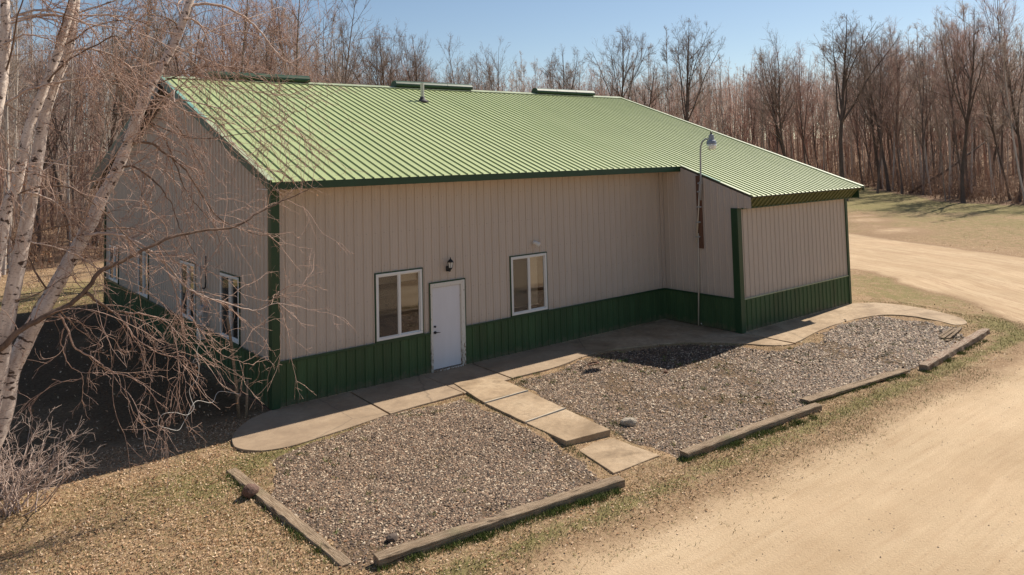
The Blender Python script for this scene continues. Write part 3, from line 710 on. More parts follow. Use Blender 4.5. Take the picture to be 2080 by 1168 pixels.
# foundation edge
B('foundation', M['concrete'], ((0.0, -.012, -.12), (L_, .1, .012)), ((L_, -DX-.03, -.12), (XE, -DX+.1, .02)), ((-.01, 0, -.25), (.1, YB, -.04)))
# roof panels
def roof_panels():
    W3 = .9144; n = 21
    for k in range(n):
        x0 = -OX+k*W3; x1 = x0+W3; ye = -OY if k < 14 else -EOY
        pts = [(x0, 0)]
        for j in range(4):
            cc = x0+j*.2286+.04; pts += [(cc-.016, 0), (cc-.009, .031), (cc+.006, .031), (cc+.013, 0)]
        pts.append((x1, 0)); mb = MB(); dz = random.uniform(-.0015, .0015)
        for (a, oa), (b, ob) in zip(pts[:-1], pts[1:]):
            mb.quad(np.array([a, ye-.02, zroof(ye-.02)+oa+dz])-bo, np.array([b, ye-.02, zroof(ye-.02)+ob+dz])-bo, np.array([b, RY, zroof(RY)+ob+dz])-bo, np.array([a, RY, zroof(RY)+oa+dz])-bo)
        mb.build('roof_panel', M['roof'], bld)
        mb = MB()
        for (a, oa), (b, ob) in zip(pts[:-1], pts[1:]):
            yb = YB+.75
            mb.quad(np.array([a, RY, zroof(RY)+oa])-bo, np.array([b, RY, zroof(RY)+ob])-bo, np.array([b, yb, zroof(yb)+ob])-bo, np.array([a, yb, zroof(yb)+oa])-bo)
        mb.build('roof_panel', M['roof'], bld)
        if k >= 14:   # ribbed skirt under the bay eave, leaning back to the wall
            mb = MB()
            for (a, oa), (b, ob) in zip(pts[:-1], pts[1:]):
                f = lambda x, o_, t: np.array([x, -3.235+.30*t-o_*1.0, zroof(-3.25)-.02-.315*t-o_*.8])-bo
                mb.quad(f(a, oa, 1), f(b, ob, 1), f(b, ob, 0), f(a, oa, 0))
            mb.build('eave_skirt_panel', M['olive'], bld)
roof_panels()
# roof thickness / soffit / fascia
def sloped(name, mat, x0, x1, y0, y1, t0, t1, bevel=0):
    m = MB(); P = []
    for dz in (-t1, -t0):
        P += [(x0, y0, zroof(y0)+dz), (x1, y0, zroof(y0)+dz), (x1, y1, zroof(y1)+dz), (x0, y1, zroof(y1)+dz)]
    m.add(np.array(P)-bo, [(0, 3, 2, 1), (4, 5, 6, 7), (0, 1, 5, 4), (1, 2, 6, 5), (2, 3, 7, 6), (3, 0, 4, 7)])
    return m.build(name, mat, bld, bevel=bevel)
YBE = YB+.75
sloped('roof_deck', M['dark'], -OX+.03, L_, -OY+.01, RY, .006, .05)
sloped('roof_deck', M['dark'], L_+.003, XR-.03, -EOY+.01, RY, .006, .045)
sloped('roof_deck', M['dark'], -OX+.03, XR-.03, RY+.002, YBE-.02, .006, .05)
B('fascia', M['trimgreen'], ((-OX, -OY-.015, zroof(-OY)-.165), (L_-.0, -OY+.012, zroof(-OY)-.012)), bevel=.004)
B('soffit', M['white'], ((-OX+.02, -OY+.013, zroof(-OY)-.16), (L_-.03, -.03, zroof(-OY)-.145)))
B('soffit', M['white'], ((L_+.02, -2.95, 3.50), (XE+.1, -DX-.045, 3.512)))
B('skirt_trim', M['trimgreen'], ((L_-.03, -2.965, 3.475), (XE+.1, -2.925, 3.515)), ((XE+.10, -3.2, 3.49), (XE+.14, -2.93, 3.80)), bevel=.003)
sloped('rake_trim', M['trimgreen'], -OX-.02, -OX+.028, -OY-.01, RY, -.035, .165)
sloped('rake_trim', M['black'], -OX-.018, -OX+.028, RY+.002, YBE, .06, .42)
sloped('rake_trim', M['trimgreen'], -OX-.02, -OX+.028, RY+.002, YBE, -.035, .058)
sloped('rake_flashing', M['ridge'], -OX-.026, -OX+.10, -OY-.015, RY, -.045, -.036)
sloped('rake_flashing', M['teal'], -OX-.027, -OX+.06, 3.2, RY, -.052, -.0455)
sloped('rake_trim', M['trimgreen'], XR-.03, XR+.015, -EOY-.01, RY, -.035, .12)
sloped('rake_flashing', M['ridge'], XR-.12, XR+.02, -EOY-.015, RY, -.045, -.036)
sloped('rake_flashing', M['ridge'], L_-.05, L_+.05, -EOY+.02, -OY-.05, -.045, -.036)
sloped('rake_flashing', M['teal'], L_-.055, L_+.0, -2.25, -1.5, -.060, -.047)
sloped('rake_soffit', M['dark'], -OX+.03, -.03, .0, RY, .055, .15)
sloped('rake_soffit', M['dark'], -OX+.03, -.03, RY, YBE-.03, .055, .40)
# ridge cap
m = MB()
for s_ in (-1, 1):
    y0, y1 = (RY-.22, RY) if s_ < 0 else (RY, RY+.22)
    P = [(-OX-.03, y0, zroof(y0)+.040), (XR+.02, y0, zroof(y0)+.040), (XR+.02, y1, zroof(y1)+.040), (-OX-.03, y1, zroof(y1)+.040)]
    Q = [(x, y, z-.012) for x, y, z in P]
    m.add(np.array(Q+P)-bo, [(0, 3, 2, 1), (4, 5, 6, 7), (0, 1, 5, 4), (1, 2, 6, 5), (2, 3, 7, 6), (3, 0, 4, 7)])
m.build('ridge_cap', M['ridge'], bld)
for x0, x1 in ((.93, 4.15), (7.34, 10.62), (13.85, 17.1)):
    m = MB(); n = 12; V_ = []; prof = [(math.cos(a)*.20, math.sin(a)*.155) for a in np.linspace(-.45, math.pi+.45, n)]
    for x in (x0, x1): V_ += [(x-bo[0], RY+a-bo[1], zroof(RY)+.085+b) for a, b in prof]
    m.add(V_, [(i, i+1, n+i+1, n+i) for i in range(n-1)]+[tuple(range(n))[::-1], tuple(range(n, 2*n)), (0, n, 2*n-1, n-1)])
    v = m.build('ridge_vent', M['trimgreen'], bld, smooth=False)
    mm = MB()
    for t in (1/3, 2/3):
        xx = x0+(x1-x0)*t; W2 = []
        for x in (xx-.02, xx+.02): W2 += [(x-bo[0], RY+a*1.03-bo[1], zroof(RY)+.085+b*1.03) for a, b in prof]
        mm.add(W2, [(i, i+1, n+i+1, n+i) for i in range(n-1)])
    mm.build('vent_seam', M['trimgreen'], v)
# vent pipe
px, py = 7.39, 5.82; pz = zroof(py)
vp = MB().lathe([(.062, -.05), (.062, .60)], 14, np.array([px, py, pz])-bo).build('vent_pipe', M['greypvc'], bld, smooth=False)
MB().lathe([(.21, -.065), (.20, -.01), (.12, .03), (.085, .09), (.075, .13)], 16, np.array([px, py, pz+.02])-bo).build('pipe_boot', M['boot'], vp, smooth=True)
# interior
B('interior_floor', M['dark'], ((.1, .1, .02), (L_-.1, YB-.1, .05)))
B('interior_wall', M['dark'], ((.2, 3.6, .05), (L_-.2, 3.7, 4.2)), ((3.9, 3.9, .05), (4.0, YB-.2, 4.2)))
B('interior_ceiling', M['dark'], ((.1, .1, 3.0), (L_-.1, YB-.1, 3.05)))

def window(Fm, w, z0, z1, blinds, broken=False):
    """Fm: (origin, u, n) frame; w width"""
    O, ud, nd = [np.array(q, float) for q in Fm]
    def bx(mb, a0, a1, n0, n1, za, zb):
        P = [O+ud*a+nd*n_+[0, 0, z] for z in (za, zb) for a, n_ in ((a0, n0), (a1, n0), (a1, n1), (a0, n1))]
        mb.add(np.array(P)-bo, [(0, 3, 2, 1), (4, 5, 6, 7), (0, 1, 5, 4), (1, 2, 6, 5), (2, 3, 7, 6), (3, 0, 4, 7)]); return mb
    t = .055; mb = MB()
    bx(mb, 0, w, -.06, .045, z0, z0+t); bx(mb, 0, w, -.06, .045, z1-t, z1); bx(mb, 0, t, -.06, .044, z0+t, z1-t); bx(mb, w-t, w, -.06, .044, z0+t, z1-t)
    fr = mb.build('window', M['white'], bld, bevel=.006)
    c_ = w/2; bx(MB(), c_-.028, c_+.028, -.05, .038, z0+t, z1-t).build('mullion', M['white'], fr, bevel=.004)
    j = MB(); g = .028
    bx(j, -g, w+g, -.02, .034, z1+.001, z1+g); bx(j, -g, -.001, -.02, .034, z0-g, z1+.001); bx(j, w+.001, w+g, -.02, .034, z0-g, z1+.001); bx(j, -g, w+g, -.02, .05, z0-g*1.4, z0-.001)
    j.build('window_trim', M['trimgreen'], fr)
    for a0, a1, n_ in ((t, c_-.028, .010), (c_+.028, w-t, -.008)):
        s2 = MB(); b_ = .022
        bx(s2, a0, a0+b_, n_-.012, n_+.012, z0+t, z1-t); bx(s2, a1-b_, a1, n_-.012, n_+.012, z0+t, z1-t); bx(s2, a0+b_, a1-b_, n_-.012, n_+.012, z0+t, z0+t+b_); bx(s2, a0+b_, a1-b_, n_-.012, n_+.012, z1-t-b_, z1-t)
        s2.build('sash', M['white'], fr)
        P = [O+ud*a+nd*n_+[0, 0, z] for a, z in ((a0+b_, z0+t+b_), (a1-b_, z0+t+b_), (a1-b_, z1-t-b_), (a0+b_, z1-t-b_))]
        MB().quad(*[q-bo for q in P]).build('pane', M['glass'], fr)
    P = [O+ud*a+nd*.028+[0, 0, z] for a, z in ((t+.02, z0+t+.02), (c_-.05, z0+t+.02), (c_-.05, z1-t-.02), (t+.02, z1-t-.02))]
    MB().quad(*[q-bo for q in P]).build('insect_screen', M['screen'], fr)
    if blinds:
        a0, a1, zlow = blinds; z = z1-t-.02; sb = MB()
        bx(sb, a0, a1, -.15, -.10, z-.03, z); zz = z-.05
        while zz > zlow:
            P = [O+ud*a+nd*n2+[0, 0, z2] for a, n2, z2 in ((a0, -.112, zz+.013), (a1, -.112, zz+.013), (a1, -.130, zz-.013), (a0, -.130, zz-.013))]
            sb.quad(*[q-bo for q in P]); zz -= .025
        bx(sb, a0, a1, -.14, -.11, zlow-.03, zlow-.01)
        sb.build('blind', M['blind'], fr)
    return fr
window(((WIN[0][0], 0, 0), (1, 0, 0), (0, -1, 0)), 1.23, .981, 2.489, (.06, 1.17, 2.26))
window(((WIN[1][0], 0, 0), (1, 0, 0), (0, -1, 0)), 1.23, .981, 2.489, (.05, 1.02, 1.16))
for i, g in enumerate(GW):
    window(((0, g[1], 0), (0, -1, 0), (-1, 0, 0)), g[1]-g[0], g[2], g[3], (.05, .6, 1.5) if i == 1 else None)
# door
dx0, dx1 = DOOR[0], DOOR[1]
B('door_frame', M['doorframe'], ((dx0, -.050, .0), (dx0+.055, .12, 2.10)), ((dx1-.11, -.052, .0), (dx1, .12, 2.10)), ((dx0+.055, -.048, 2.0), (dx1-.11, .12, 2.097)), ((dx0+.055, -.06, .0), (dx1-.11, .12, .035)), bevel=.006)
B('door_trim', M['trimgreen'], ((dx0-.03, -.045, 2.10), (dx1+.03, -.03, 2.13)), ((dx0-.03, -.045, HW), (dx0-.001, -.03, 2.10)), ((dx1+.001, -.045, HW), (dx1+.03, -.03, 2.10)))
dr = B('door', M['door'], ((dx0+.06, -.012, .055), (dx1-.125, .035, 1.992)), bevel=.006)
B('door_stop', M['doorframe'], ((dx1-.123, -.030, .036), (dx1-.112, .05, 1.997)))
h = MB(); hc = np.array([dx0+.125, -.03, .93])-bo
h.tube([hc+[0, .02, 0], hc+[0, -.012, 0]], .033, 12); h.tube([hc+[0, -.01, 0], hc+[0, -.05, 0]], .010, 8); h.tube([hc+[0, -.048, 0], hc+[.05, -.05, .004], hc+[.115, -.046, -.006]], [.010, .009, .007], 8)
h.tube([hc+[0, .02, .14], hc+[0, -.012, .14]], .024, 12)
h.build('handle', M['black'], dr, smooth=True)

# ------------------------------------------------------------------ small fixtures
e = tag(empty('wall_lantern', (4.36, -.03, 2.45)), 'small black coach lantern on the wall above the white door', 'lamp')
MB().box((-.055, -.02, -.10), (.055, .0, .03)).build('back_plate', M['black'], e, bevel=.006)
MB().tube([(0, -.01, -.05), (0, -.06, -.10), (0, -.11, -.09), (0, -.125, -.03)], .011, 8).build('arm', M['black'], e, smooth=True)
MB().lathe([(.018, -.05), (.045, -.02), (.05, -.005)], 6, (0, -.125, 0)).build('lamp_base', M['black'], e)
MB().lathe([(.042, -.002), (.068, .13)], 6, (0, -.125, 0)).build('lamp_glass', M['globe'], e)
MB().lathe([(.088, .128), (.082, .142), (.045, .185), (.02, .20), (.014, .235), (.004, .25)], 6, (0, -.125, 0)).build('lamp_roof', M['black'], e)
fr_ = MB()
for k in range(6):
    a = 2*math.pi*k/6; fr_.tube([(.047*math.cos(a), -.125+.047*math.sin(a), -.002), (.073*math.cos(a), -.125+.073*math.sin(a), .13)], .005, 5)
fr_.build('lamp_bars', M['black'], e)
e = tag(empty('security_light', (7.14, -.03, 2.80)), 'small white wall-mounted camera light above the right window', 'light')
MB().tube([(0, 0, 0), (0, -.025, 0)], .05, 14).build('mount', M['white'], e, smooth=False)
MB().tube([(0, -.02, 0), (.02, -.07, -.015)], .018, 8).build('arm', M['white'], e)
MB().tube([(-.01, -.05, .01), (.05, -.16, -.05), (.055, -.17, -.056)], [.048, .062, .05], 14).build('housing', M['white'], e, smooth=False)

# yard light on the side face of the bay
xl = L_-.06
e = tag(empty('yard_light', (xl, -1.34, 0)), 'tall gooseneck yard light on a conduit fixed up the side of the bay', 'lamp post')
MB().tube([(-.02, .02, .0), (-.02, -.05, 1.4), (-.025, -.10, 2.72)], .020, 8).build('lower_conduit', M['creampipe'], e, smooth=True)
MB().tube([(-.06, -.06, 2.45), (-.05, -.16, 3.4), (-.045, -.25, 4.25)], .022, 8).build('upper_conduit', M['creampipe'], e, smooth=True)
MB().box((-.0, -.24, 2.28), (.035, -.06, 4.42)).build('backing_board', M['rust'], e)
for z, y in ((2.62, -.09), (3.05, -.13), (3.5, -.18), (3.95, -.22), (4.2, -.25)): MB().box((-.085, y-.06, z-.02), (.0, y+.06, z+.02)).build('clamp', M['galv'], e)
MB().tube([(-.05, -.26, 3.7), (-.05, -.29, 4.4), (-.05, -.31, 5.05), (-.05, -.33, 5.28), (-.05, -.40, 5.43), (-.05, -.50, 5.49), (-.05, -.63, 5.50)], .026, 10).build('gooseneck', M['galv'], e, smooth=True)
lc = (-.05, -.72, 5.36)
MB().lathe([(.05, .26), (.075, .25), (.085, .10), (.13, .08), (.15, .0), (.14, -.015)], 14, lc).build('lamp_head', M['lampblue'], e, smooth=False)
MB().lathe([(.028, .26), (.03, .33), (.006, .35)], 8, lc).build('photocell', M['black'], e)
MB().lathe([(.135, -.01), (.14, -.06), (.125, -.15), (.08, -.19), (.01, -.195)], 16, lc).build('globe', M['globe'], e, smooth=True)

# meter and wiring on the gable wall
e = tag(empty('utility_meter', (-.05, 4.35, 1.30)), 'grey electric meter box and conduit on the left gable wall', 'meter')
MB().box((-.13, -.18, -.25), (.03, .18, .25)).build('meter_box', M['galv'], e, bevel=.01)
MB().tube([(-.13, 0, .05), (-.21, 0, .05)], .09, 16).build('meter_glass', M['globe'], e)
MB().tube([(-.06, .25, -.1), (-.06, .28, .6), (-.06, .30, 1.25)], .028, 8).build('conduit', M['greypvc'], e, smooth=True)
MB().tube([(-.05, -.15, .85), (-.05, -.12, .72), (-.05, -.02, .68), (-.05, .2, .67)], .018, 7).build('cable', M['black'], e, smooth=True)
MB().tube([(-.05, -.15, .85), (-.05, -.16, 1.5)], .014, 7).build('service_cable', M['black'], e, smooth=True)
MB().box((-.14, .1, -.62), (.03, .32, -.36)).build('junction_box', M['greypvc'], e, bevel=.008)

# leaning wooden pole by the corner
p0 = atg(486, 850); P = [p0+[0, 0, -.05], aty(480, 780, p0[1]-.05), aty(470, 700, p0[1]-.1), aty(461, 640, p0[1]-.15)]
o = MB().tube([q-p0 for q in P], [.034, .032, .030, .026], 8).build('wooden_stake', M['wood'], None, smooth=True, loc=p0)
tag(o, 'thin brown pole leaning upright near the left corner of the building', 'pole')
o = MB().tube([(0, 0, -.05), (.02, .01, .3), (.03, .0, .75)], [.03, .028, .025], 7).build('wooden_stake', M['wood'], None, smooth=True, loc=p0+[.12, -.05, 0])
tag(o, 'short broken brown stake at the foot of the leaning pole', 'stake')
# pale loose cable hanging and coiled
def catm(P, n=6):
    P = np.asarray(P, float); Q = np.vstack([2*P[0]-P[1], P, 2*P[-1]-P[-2]]); out = []
    for i in range(1, len(Q)-2):
        for k in range(n):
            t = k/n; out.append(.5*((2*Q[i])+(-Q[i-1]+Q[i+1])*t+(2*Q[i-1]-5*Q[i]+4*Q[i+1]-Q[i+2])*t*t+(-Q[i-1]+3*Q[i]-3*Q[i+1]+Q[i+2])*t**3))
    out.append(Q[-2]); return np.array(out)
cb = [(400, 665, -1.2), (407, 690, -1.2), (400, 712, -1.2), (402, 732, -1.2), (392, 736, -1.2), (398, 728, -1.2), (404, 745, -1.2), (400, 770, -1.2), (385, 790, -1.2), (388, 810, -1.2), (394, 828, -1.25), (380, 843, -1.3), (355, 838, -1.3), (330, 842, -1.3), (321, 862, -1.3), (340, 870, -1.35), (362, 874, -1.35), (372, 860, -1.3), (380, 846, -1.3), (398, 815, -1.2), (430, 818, -1.1), (440, 800, -1.0), (452, 795, -.9), (490, 801, -.7)]
P = catm([aty(*q) for q in cb]); P[:, 2] = np.maximum(P[:, 2], -.03)
tag(MB().tube(P-P[0], .005, 5).build('loose_cable', M['cable'], None, smooth=True, loc=P[0]), 'thin pale cable hanging and looping on shaded ground', 'cable')

# ------------------------------------------------------------------ timbers, stones, debris
def timber(a, b, w_, h_, label, seed, crack=None, twist=.0, mat='wood'):
    r = np.random.default_rng(seed); a = np.array(a); b = np.array(b); Lg = np.linalg.norm((b-a)[:2]); K = 26
    xs = np.linspace(0, Lg, K); V_ = []
    sect = [(-.5, 0), (-.5, .86), (-.40, 1), (.40, 1), (.5, .86), (.5, 0)]
    bow = r.normal()*.012
    for i, x in enumerate(xs):
        s_ = 1-.10*r.random(); off = bow*math.sin(math.pi*i/(K-1))
        for (yy, zz) in sect:
            dy = r.normal()*.0035; dz = r.normal()*.004
            if crack and abs(x/Lg-crack) < .055 and yy > -.2: dz -= .035*r.random(); dy -= .03*r.random()*(yy > 0)
            if (i == 0 or i == K-1): dz -= .01*r.random()
            V_.append((x+(r.normal()*.008 if i in (0, K-1) else 0), yy*w_+dy+off, zz*h_*(1 if zz == 0 else (.97+.03*s_))+dz))
    n = 6; F = []
    for i in range(K-1):
        for k in range(n): F.append((i*n+k, i*n+(k+1) % n, (i+1)*n+(k+1) % n, (i+1)*n+k))
    F += [tuple(range(n))[::-1], tuple(range((K-1)*n, K*n))]
    F = [f[::-1] for f in F]
    o = MB().add(V_, F).build('landscape_timber', M[mat], None, bevel=.006)
    o.location = (a[0], a[1], min(a[2], b[2])-.025); o.rotation_euler = (twist, -math.atan2(b[2]-a[2], Lg)*1.0, math.atan2(b[1]-a[1], b[0]-a[0]))
    return tag(o, label, 'timber', 'old landscape timbers edging the gravel')
def G(u, v): return atg(u, v)
timber(G(470, 955), G(705, 1148), .19, .15, 'long weathered timber running away down the left edge of gravel', 1, crack=.86)
timber(G(764, 1150), G(1262, 985), .19, .16, 'longest weathered timber, split in its middle, at front of left gravel bed', 2, crack=.40)
timber(G(1388, 932), G(1662, 832), .18, .15, 'weathered timber right of the lower concrete pad', 3)
timber(G(1634, 820)+[0, 0, .05], G(1838, 756)+[0, 0, .05], .22, .06, 'flat sunken grey board between two timbers by the grass', 4)
timber(G(1875, 752), G(2003, 676), .20, .16, 'reddish rotting timber at the far right end of the gravel', 5, crack=.45, mat='redwood')
def blob(name, mat, loc, s, label, cat, seed, rot=0):
    r = np.random.default_rng(seed); me = bpy.data.meshes.new(name)
    import bmesh
    bm = bmesh.new(); bmesh.ops.create_icosphere(bm, subdivisions=3, radius=1)
    ax = r.normal(size=(7, 3)); ax /= np.linalg.norm(ax, axis=1, keepdims=True)
    for v in bm.verts:
        c_ = np.array(v.co); f = 1-.35*max(0, float(np.max(ax@c_))-.72)*2.2+.03*r.normal(); v.co = Vector(c_*f)
    bm.to_mesh(me); bm.free(); me.materials.append(mat); o = link(name, me); o.location = loc; o.scale = s; o.rotation_euler = (0, 0, rot)
    if label: tag(o, label, cat)
    return o
g = G(508, 1008); blob('rock', M['rstone'], g+[0, 0, .08], (.15, .12, .12), 'rounded rusty brown stone leaning on the left timber', 'stone', 1)
g = G(577, 1060); blob('flat_stone', M['stone'], g+[.1, 0, .0], (.19, .12, .03), 'flat grey stone half under the left timber', 'stone', 2, .5)
g = G(797, 1098); blob('rock', M['bark_dark'], g+[0, 0, .03], (.10, .07, .06), 'dark jagged rock behind the left end of the front timber', 'stone', 3)
g = G(1277, 864); blob('rock', M['stone'], g+[0, 0, .06], (.17, .09, .10), 'pale angular rock beside the end of the concrete walk', 'stone', 4, -.5)
g = G(1352, 757); blob('rock', M['rust'], g+[0, 0, .02], (.06, .05, .04), 'small brown rock alone in the right gravel bed', 'stone', 5)
g = at(1430, 660, .0); blob('rock', M['white'], g+[-.05, 0, .05], (.09, .07, .07), 'small white stone in shade at foot of the bay wall', 'stone', 6)
g = G(1205, 740); o = MB().lathe([(.12, 0), (.12, .03), (.09, .03), (.09, .005)], 16).build('drain_cap', M['rust'], None, loc=g+[0, 0, .0]); o.scale = (1.5, .8, 1); tag(o, 'flat rusty round drain cap lying on edge of gravel', 'drain cap')
# broken board ends
ends = [((1908, 686), (1936, 668), .07, 'dark broken board end, leftmost in the pile'), ((1914, 690), (1944, 670), .09, 'pale split board on top of the small pile'), ((1926, 692), (1952, 668), .08, 'reddish broken board lying next to the rotten timber'), ((1922, 696), (1934, 689), .09, 'short wood chunk at the front of small pile')]
for i, (a, b, w_, lb) in enumerate(ends):
    a_, b_ = G(*a), G(*b); a_[2] += .02+.02*i; b_[2] += .04
    o = timber(a_, b_, w_, .045, lb, 20+i); o.name = 'broken_board'; o['category'] = 'board'; o['group'] = 'broken boards by the far timber'

# ------------------------------------------------------------------ birches in front
def bark_trunk(P, R, n=14):
    V_, F = tubes(P[None], R[None], n); K = len(P); al = np.concatenate([[0], np.cumsum(np.linalg.norm(np.diff(P, axis=0), axis=1))])
    an = np.arange(n)*2*np.pi/n
    bk = np.stack([np.broadcast_to(np.cos(an)*.8, (K, n)), np.broadcast_to(np.sin(an)*.8, (K, n)), np.broadcast_to(al[:, None], (K, n))], -1).reshape(-1, 3)
    # gentle lumps
    V_ = V_+np.random.default_rng(int(R[0]*1e4)).normal(size=V_.shape)*.0025
    return V_, F, bk
def stem(px_, ys, r, name, root, seed=0):
    if np.isscalar(ys): ys = [ys]*len(px_)
    P = catm([aty(u, v, y) for (u, v), y in zip(px_, ys)], 8)
    r = [q*.78 for q in r]
    R = np.interp(np.linspace(0, 1, len(P)), np.linspace(0, 1, len(r)), r)
    V_, F, bk = bark_trunk(P-root, R)
    return P, R, V_, F, bk
def wiggle(P, amp, r):
    K = len(P); n = r.normal(size=(K, 3))*amp; n[0] = 0
    return P+n
def make_birch(label, trunks, limbs, seed, extra_twigs=1.0):
    r = np.random.default_rng(seed)
    p00 = aty(*trunks[0][0][0], trunks[0][1] if np.isscalar(trunks[0][1]) else trunks[0][1][0]); root = np.array([p00[0], p00[1], float(height(p00[0], p00[1]))])
    e = tag(empty('birch_tree', root), label, 'tree')
    for pxs, y, rad in trunks:
        P, R, V_, F, bk = stem(pxs, y, rad, 'trunk', root)
        link('trunk', mesh_np('trunk', V_, F, M['birch'], True, {'bark': bk}), e)
    tw = []; allL = []
    for pxs, ys, rad, mt, dens in limbs:
        if np.isscalar(ys): ys = np.linspace(ys, ys-.25*r.random()*np.sign(r.normal()), len(pxs))
        P = catm([aty(u, v, y) for (u, v), y in zip(pxs, ys)], 5); P = wiggle(P, .006, r)
        R = np.interp(np.linspace(0, 1, len(P)), [0, .6, 1], [rad[0]*1.1, rad[0]*.55, .0045])
        V_, F = tubes(P[None], R[None], 7); link('branch', mesh_np('branch', V_-root, F, M[mt], True), e)
        Lg = np.sum(np.linalg.norm(np.diff(P, axis=0), axis=1)); n = int(Lg*6.2*dens*extra_twigs)
        # resample to K pts
        st, D, t, rr, _ = kids(P[None], R[None], n, .08, 1.0, .95, .3, r, -.05)
        allL.append((st, D, np.minimum(.6+1.0*r.random(n), Lg), np.minimum(rr*.6, .0085)))
    # further drooping side limbs all along the stems
    for pxs, y, rad in trunks:
        P = catm([aty(u, v, y) for u, v in pxs], 8); K = len(P); R_ = np.full((1, K), .03)
        nL = 12 if len(trunks) == 1 and seed == 11 else 5
        s_, D_, t_, r_0, _ = kids(P[None], R_, nL, .30, .95, 1.05, .25, r, .25); D_[:, 1] *= .55; D_[:, 0] = np.where(r.random(nL) < .75, np.abs(D_[:, 0]), D_[:, 0])
        PL = grow(s_, D_, 1.4+1.9*r.random(nL), 16, .13, -.075, r); RL = taper(np.full(nL, .014), .004, 16)
        for q in range(nL):
            V_, F = tubes(PL[q:q+1], RL[q:q+1], 5); link('branch', mesh_np('branch', V_-root, F, M['limb' if q % 2 else 'limbdark'], True), e)
            n = int(13*extra_twigs); st, D, t, rr, _ = kids(PL[q:q+1], RL[q:q+1], n, .1, 1.0, .85, .3, r, -.05); allL.append((st, D, .35+.6*r.random(n), np.minimum(rr*.5, .006)))
    st = np.concatenate([a[0] for a in allL]); D = np.concatenate([a[1] for a in allL]); LL = np.concatenate([a[2] for a in allL])*(.5+.9*r.random(len(st))); rr = np.concatenate([a[3] for a in allL])
    D[:, 1] *= .7
    P1 = grow(st, D, LL, 12, .15, -.06, r); R1 = taper(np.maximum(rr, .0052), .0026, 12)
    s2, D2, t2, r2, par = kids(P1, R1, 4, .15, 1, .75, .3, r, -.02); L2 = LL[par]*(.25+.35*r.random(len(s2)))*(1.1-.5*t2)
    P2 = grow(s2, D2, L2, 6, .16, -.05, r); R2 = taper(np.full(len(s2), .0036), .0022, 6)
    s3, D3, t3, r3, par3 = kids(P2, R2, 2, .2, 1, .7, .3, r, 0.0); L3 = .05+.14*r.random(len(s3))
    P3 = grow(s3, D3, L3, 4, .25, -.02, r); R3 = taper(np.full(len(s3), .0027), .0017, 4)
    V_, F = join([tubes(P1, R1, 3), tubes(P2, R2, 3), tubes(P3, R3, 3)])
    o = link('twigs', mesh_np('twigs', V_-root, F, M['twig'], False), e); o['kind'] = 'stuff'
    # a few catkins / dead leaves
    k = r.choice(len(P3), min(300, len(P3)), replace=False); c_ = P3[k, -1]-root; q = r.normal(size=(len(k), 3, 3))*.011
    Vl = (c_[:, None]+q).reshape(-1, 3); Fl = np.arange(len(Vl)).reshape(-1, 3)
    o = link('catkins', mesh_np('catkins', Vl, Fl, M['catkin'], False), e); o['kind'] = 'stuff'
    return e
M['catkin'] = bark('catkins', (.30, .13, .06), (.42, .22, .10))
YA = -2.7
make_birch('white birch leaning right across the left side of the gable',
  [([(-112, 1120), (-70, 1015), (0, 862), (20, 763), (44, 709), (68, 661), (103, 600), (147, 520), (185, 452), (209, 397), (233, 355), (260, 291), (284, 223), (308, 171), (346, 103), (370, 48), (387, 0), (425, -90), (455, -200)], YA, [.19, .165, .15, .135, .12, .11, .10, .085, .075, .05])],
  [([(385, 12), (415, 8), (450, 12), (490, 30), (520, 55), (545, 85), (560, 105), (580, 124), (600, 124), (625, 102), (650, 55)], YA, (.024, .006), 'limb', .8),
   ([(372, 38), (395, 42), (415, 65), (425, 100), (445, 150), (462, 200)], YA-.1, (.018, .004), 'limb', 1.1),
   ([(308, 185), (345, 205), (385, 232), (430, 245), (470, 290), (530, 340), (570, 350)], YA-.2, (.016, .004), 'limb', 1.2),
   ([(284, 226), (310, 255), (333, 279), (351, 320), (372, 375), (395, 410), (430, 450), (450, 500)], YA+.1, (.017, .004), 'limbdark', 1.3),
   ([(270, 288), (310, 293), (345, 318), (377, 346), (403, 385), (440, 440), (500, 470), (560, 480)], YA-.15, (.020, .004), 'limbdark', 1.3),
   ([(240, 343), (264, 337), (290, 349), (325, 380), (350, 418), (365, 460), (400, 520)], YA-.05, (.018, .004), 'limbdark', 1.3),
   ([(171, 479), (205, 474), (247, 479), (291, 499), (342, 541), (377, 582), (418, 603), (479, 622), (520, 630), (562, 616), (610, 625)], YA-.2, (.021, .004), 'limb', 1.2),
   ([(225, 362), (190, 368), (164, 374), (120, 392), (60, 440)], YA-.1, (.013, .004), 'limb', .8),
   ([(300, 180), (270, 165), (235, 148), (228, 140)], YA-.2, (.010, .004), 'limb', .8),
   ([(395, 45), (450, 70), (500, 65), (560, 95), (600, 130)], YA+.2, (.012, .004), 'limb', 1.0),
   ([(330, 155), (400, 150), (470, 175), (540, 190), (620, 205), (670, 260)], YA+.3, (.011, .003), 'limb', 1.2),
   ([(296, 246), (390, 280), (470, 275), (560, 255), (600, 225)], YA+.2, (.011, .003), 'limbdark', 1.2),
   ([(360, 95), (440, 130), (520, 150), (590, 240), (640, 320)], YA+.1, (.011, .003), 'limb', 1.2),
   ([(150, 515), (190, 540), (230, 560), (300, 590), (350, 640)], YA-.1, (.010, .004), 'limb', 1.0)], 11, 1.0)
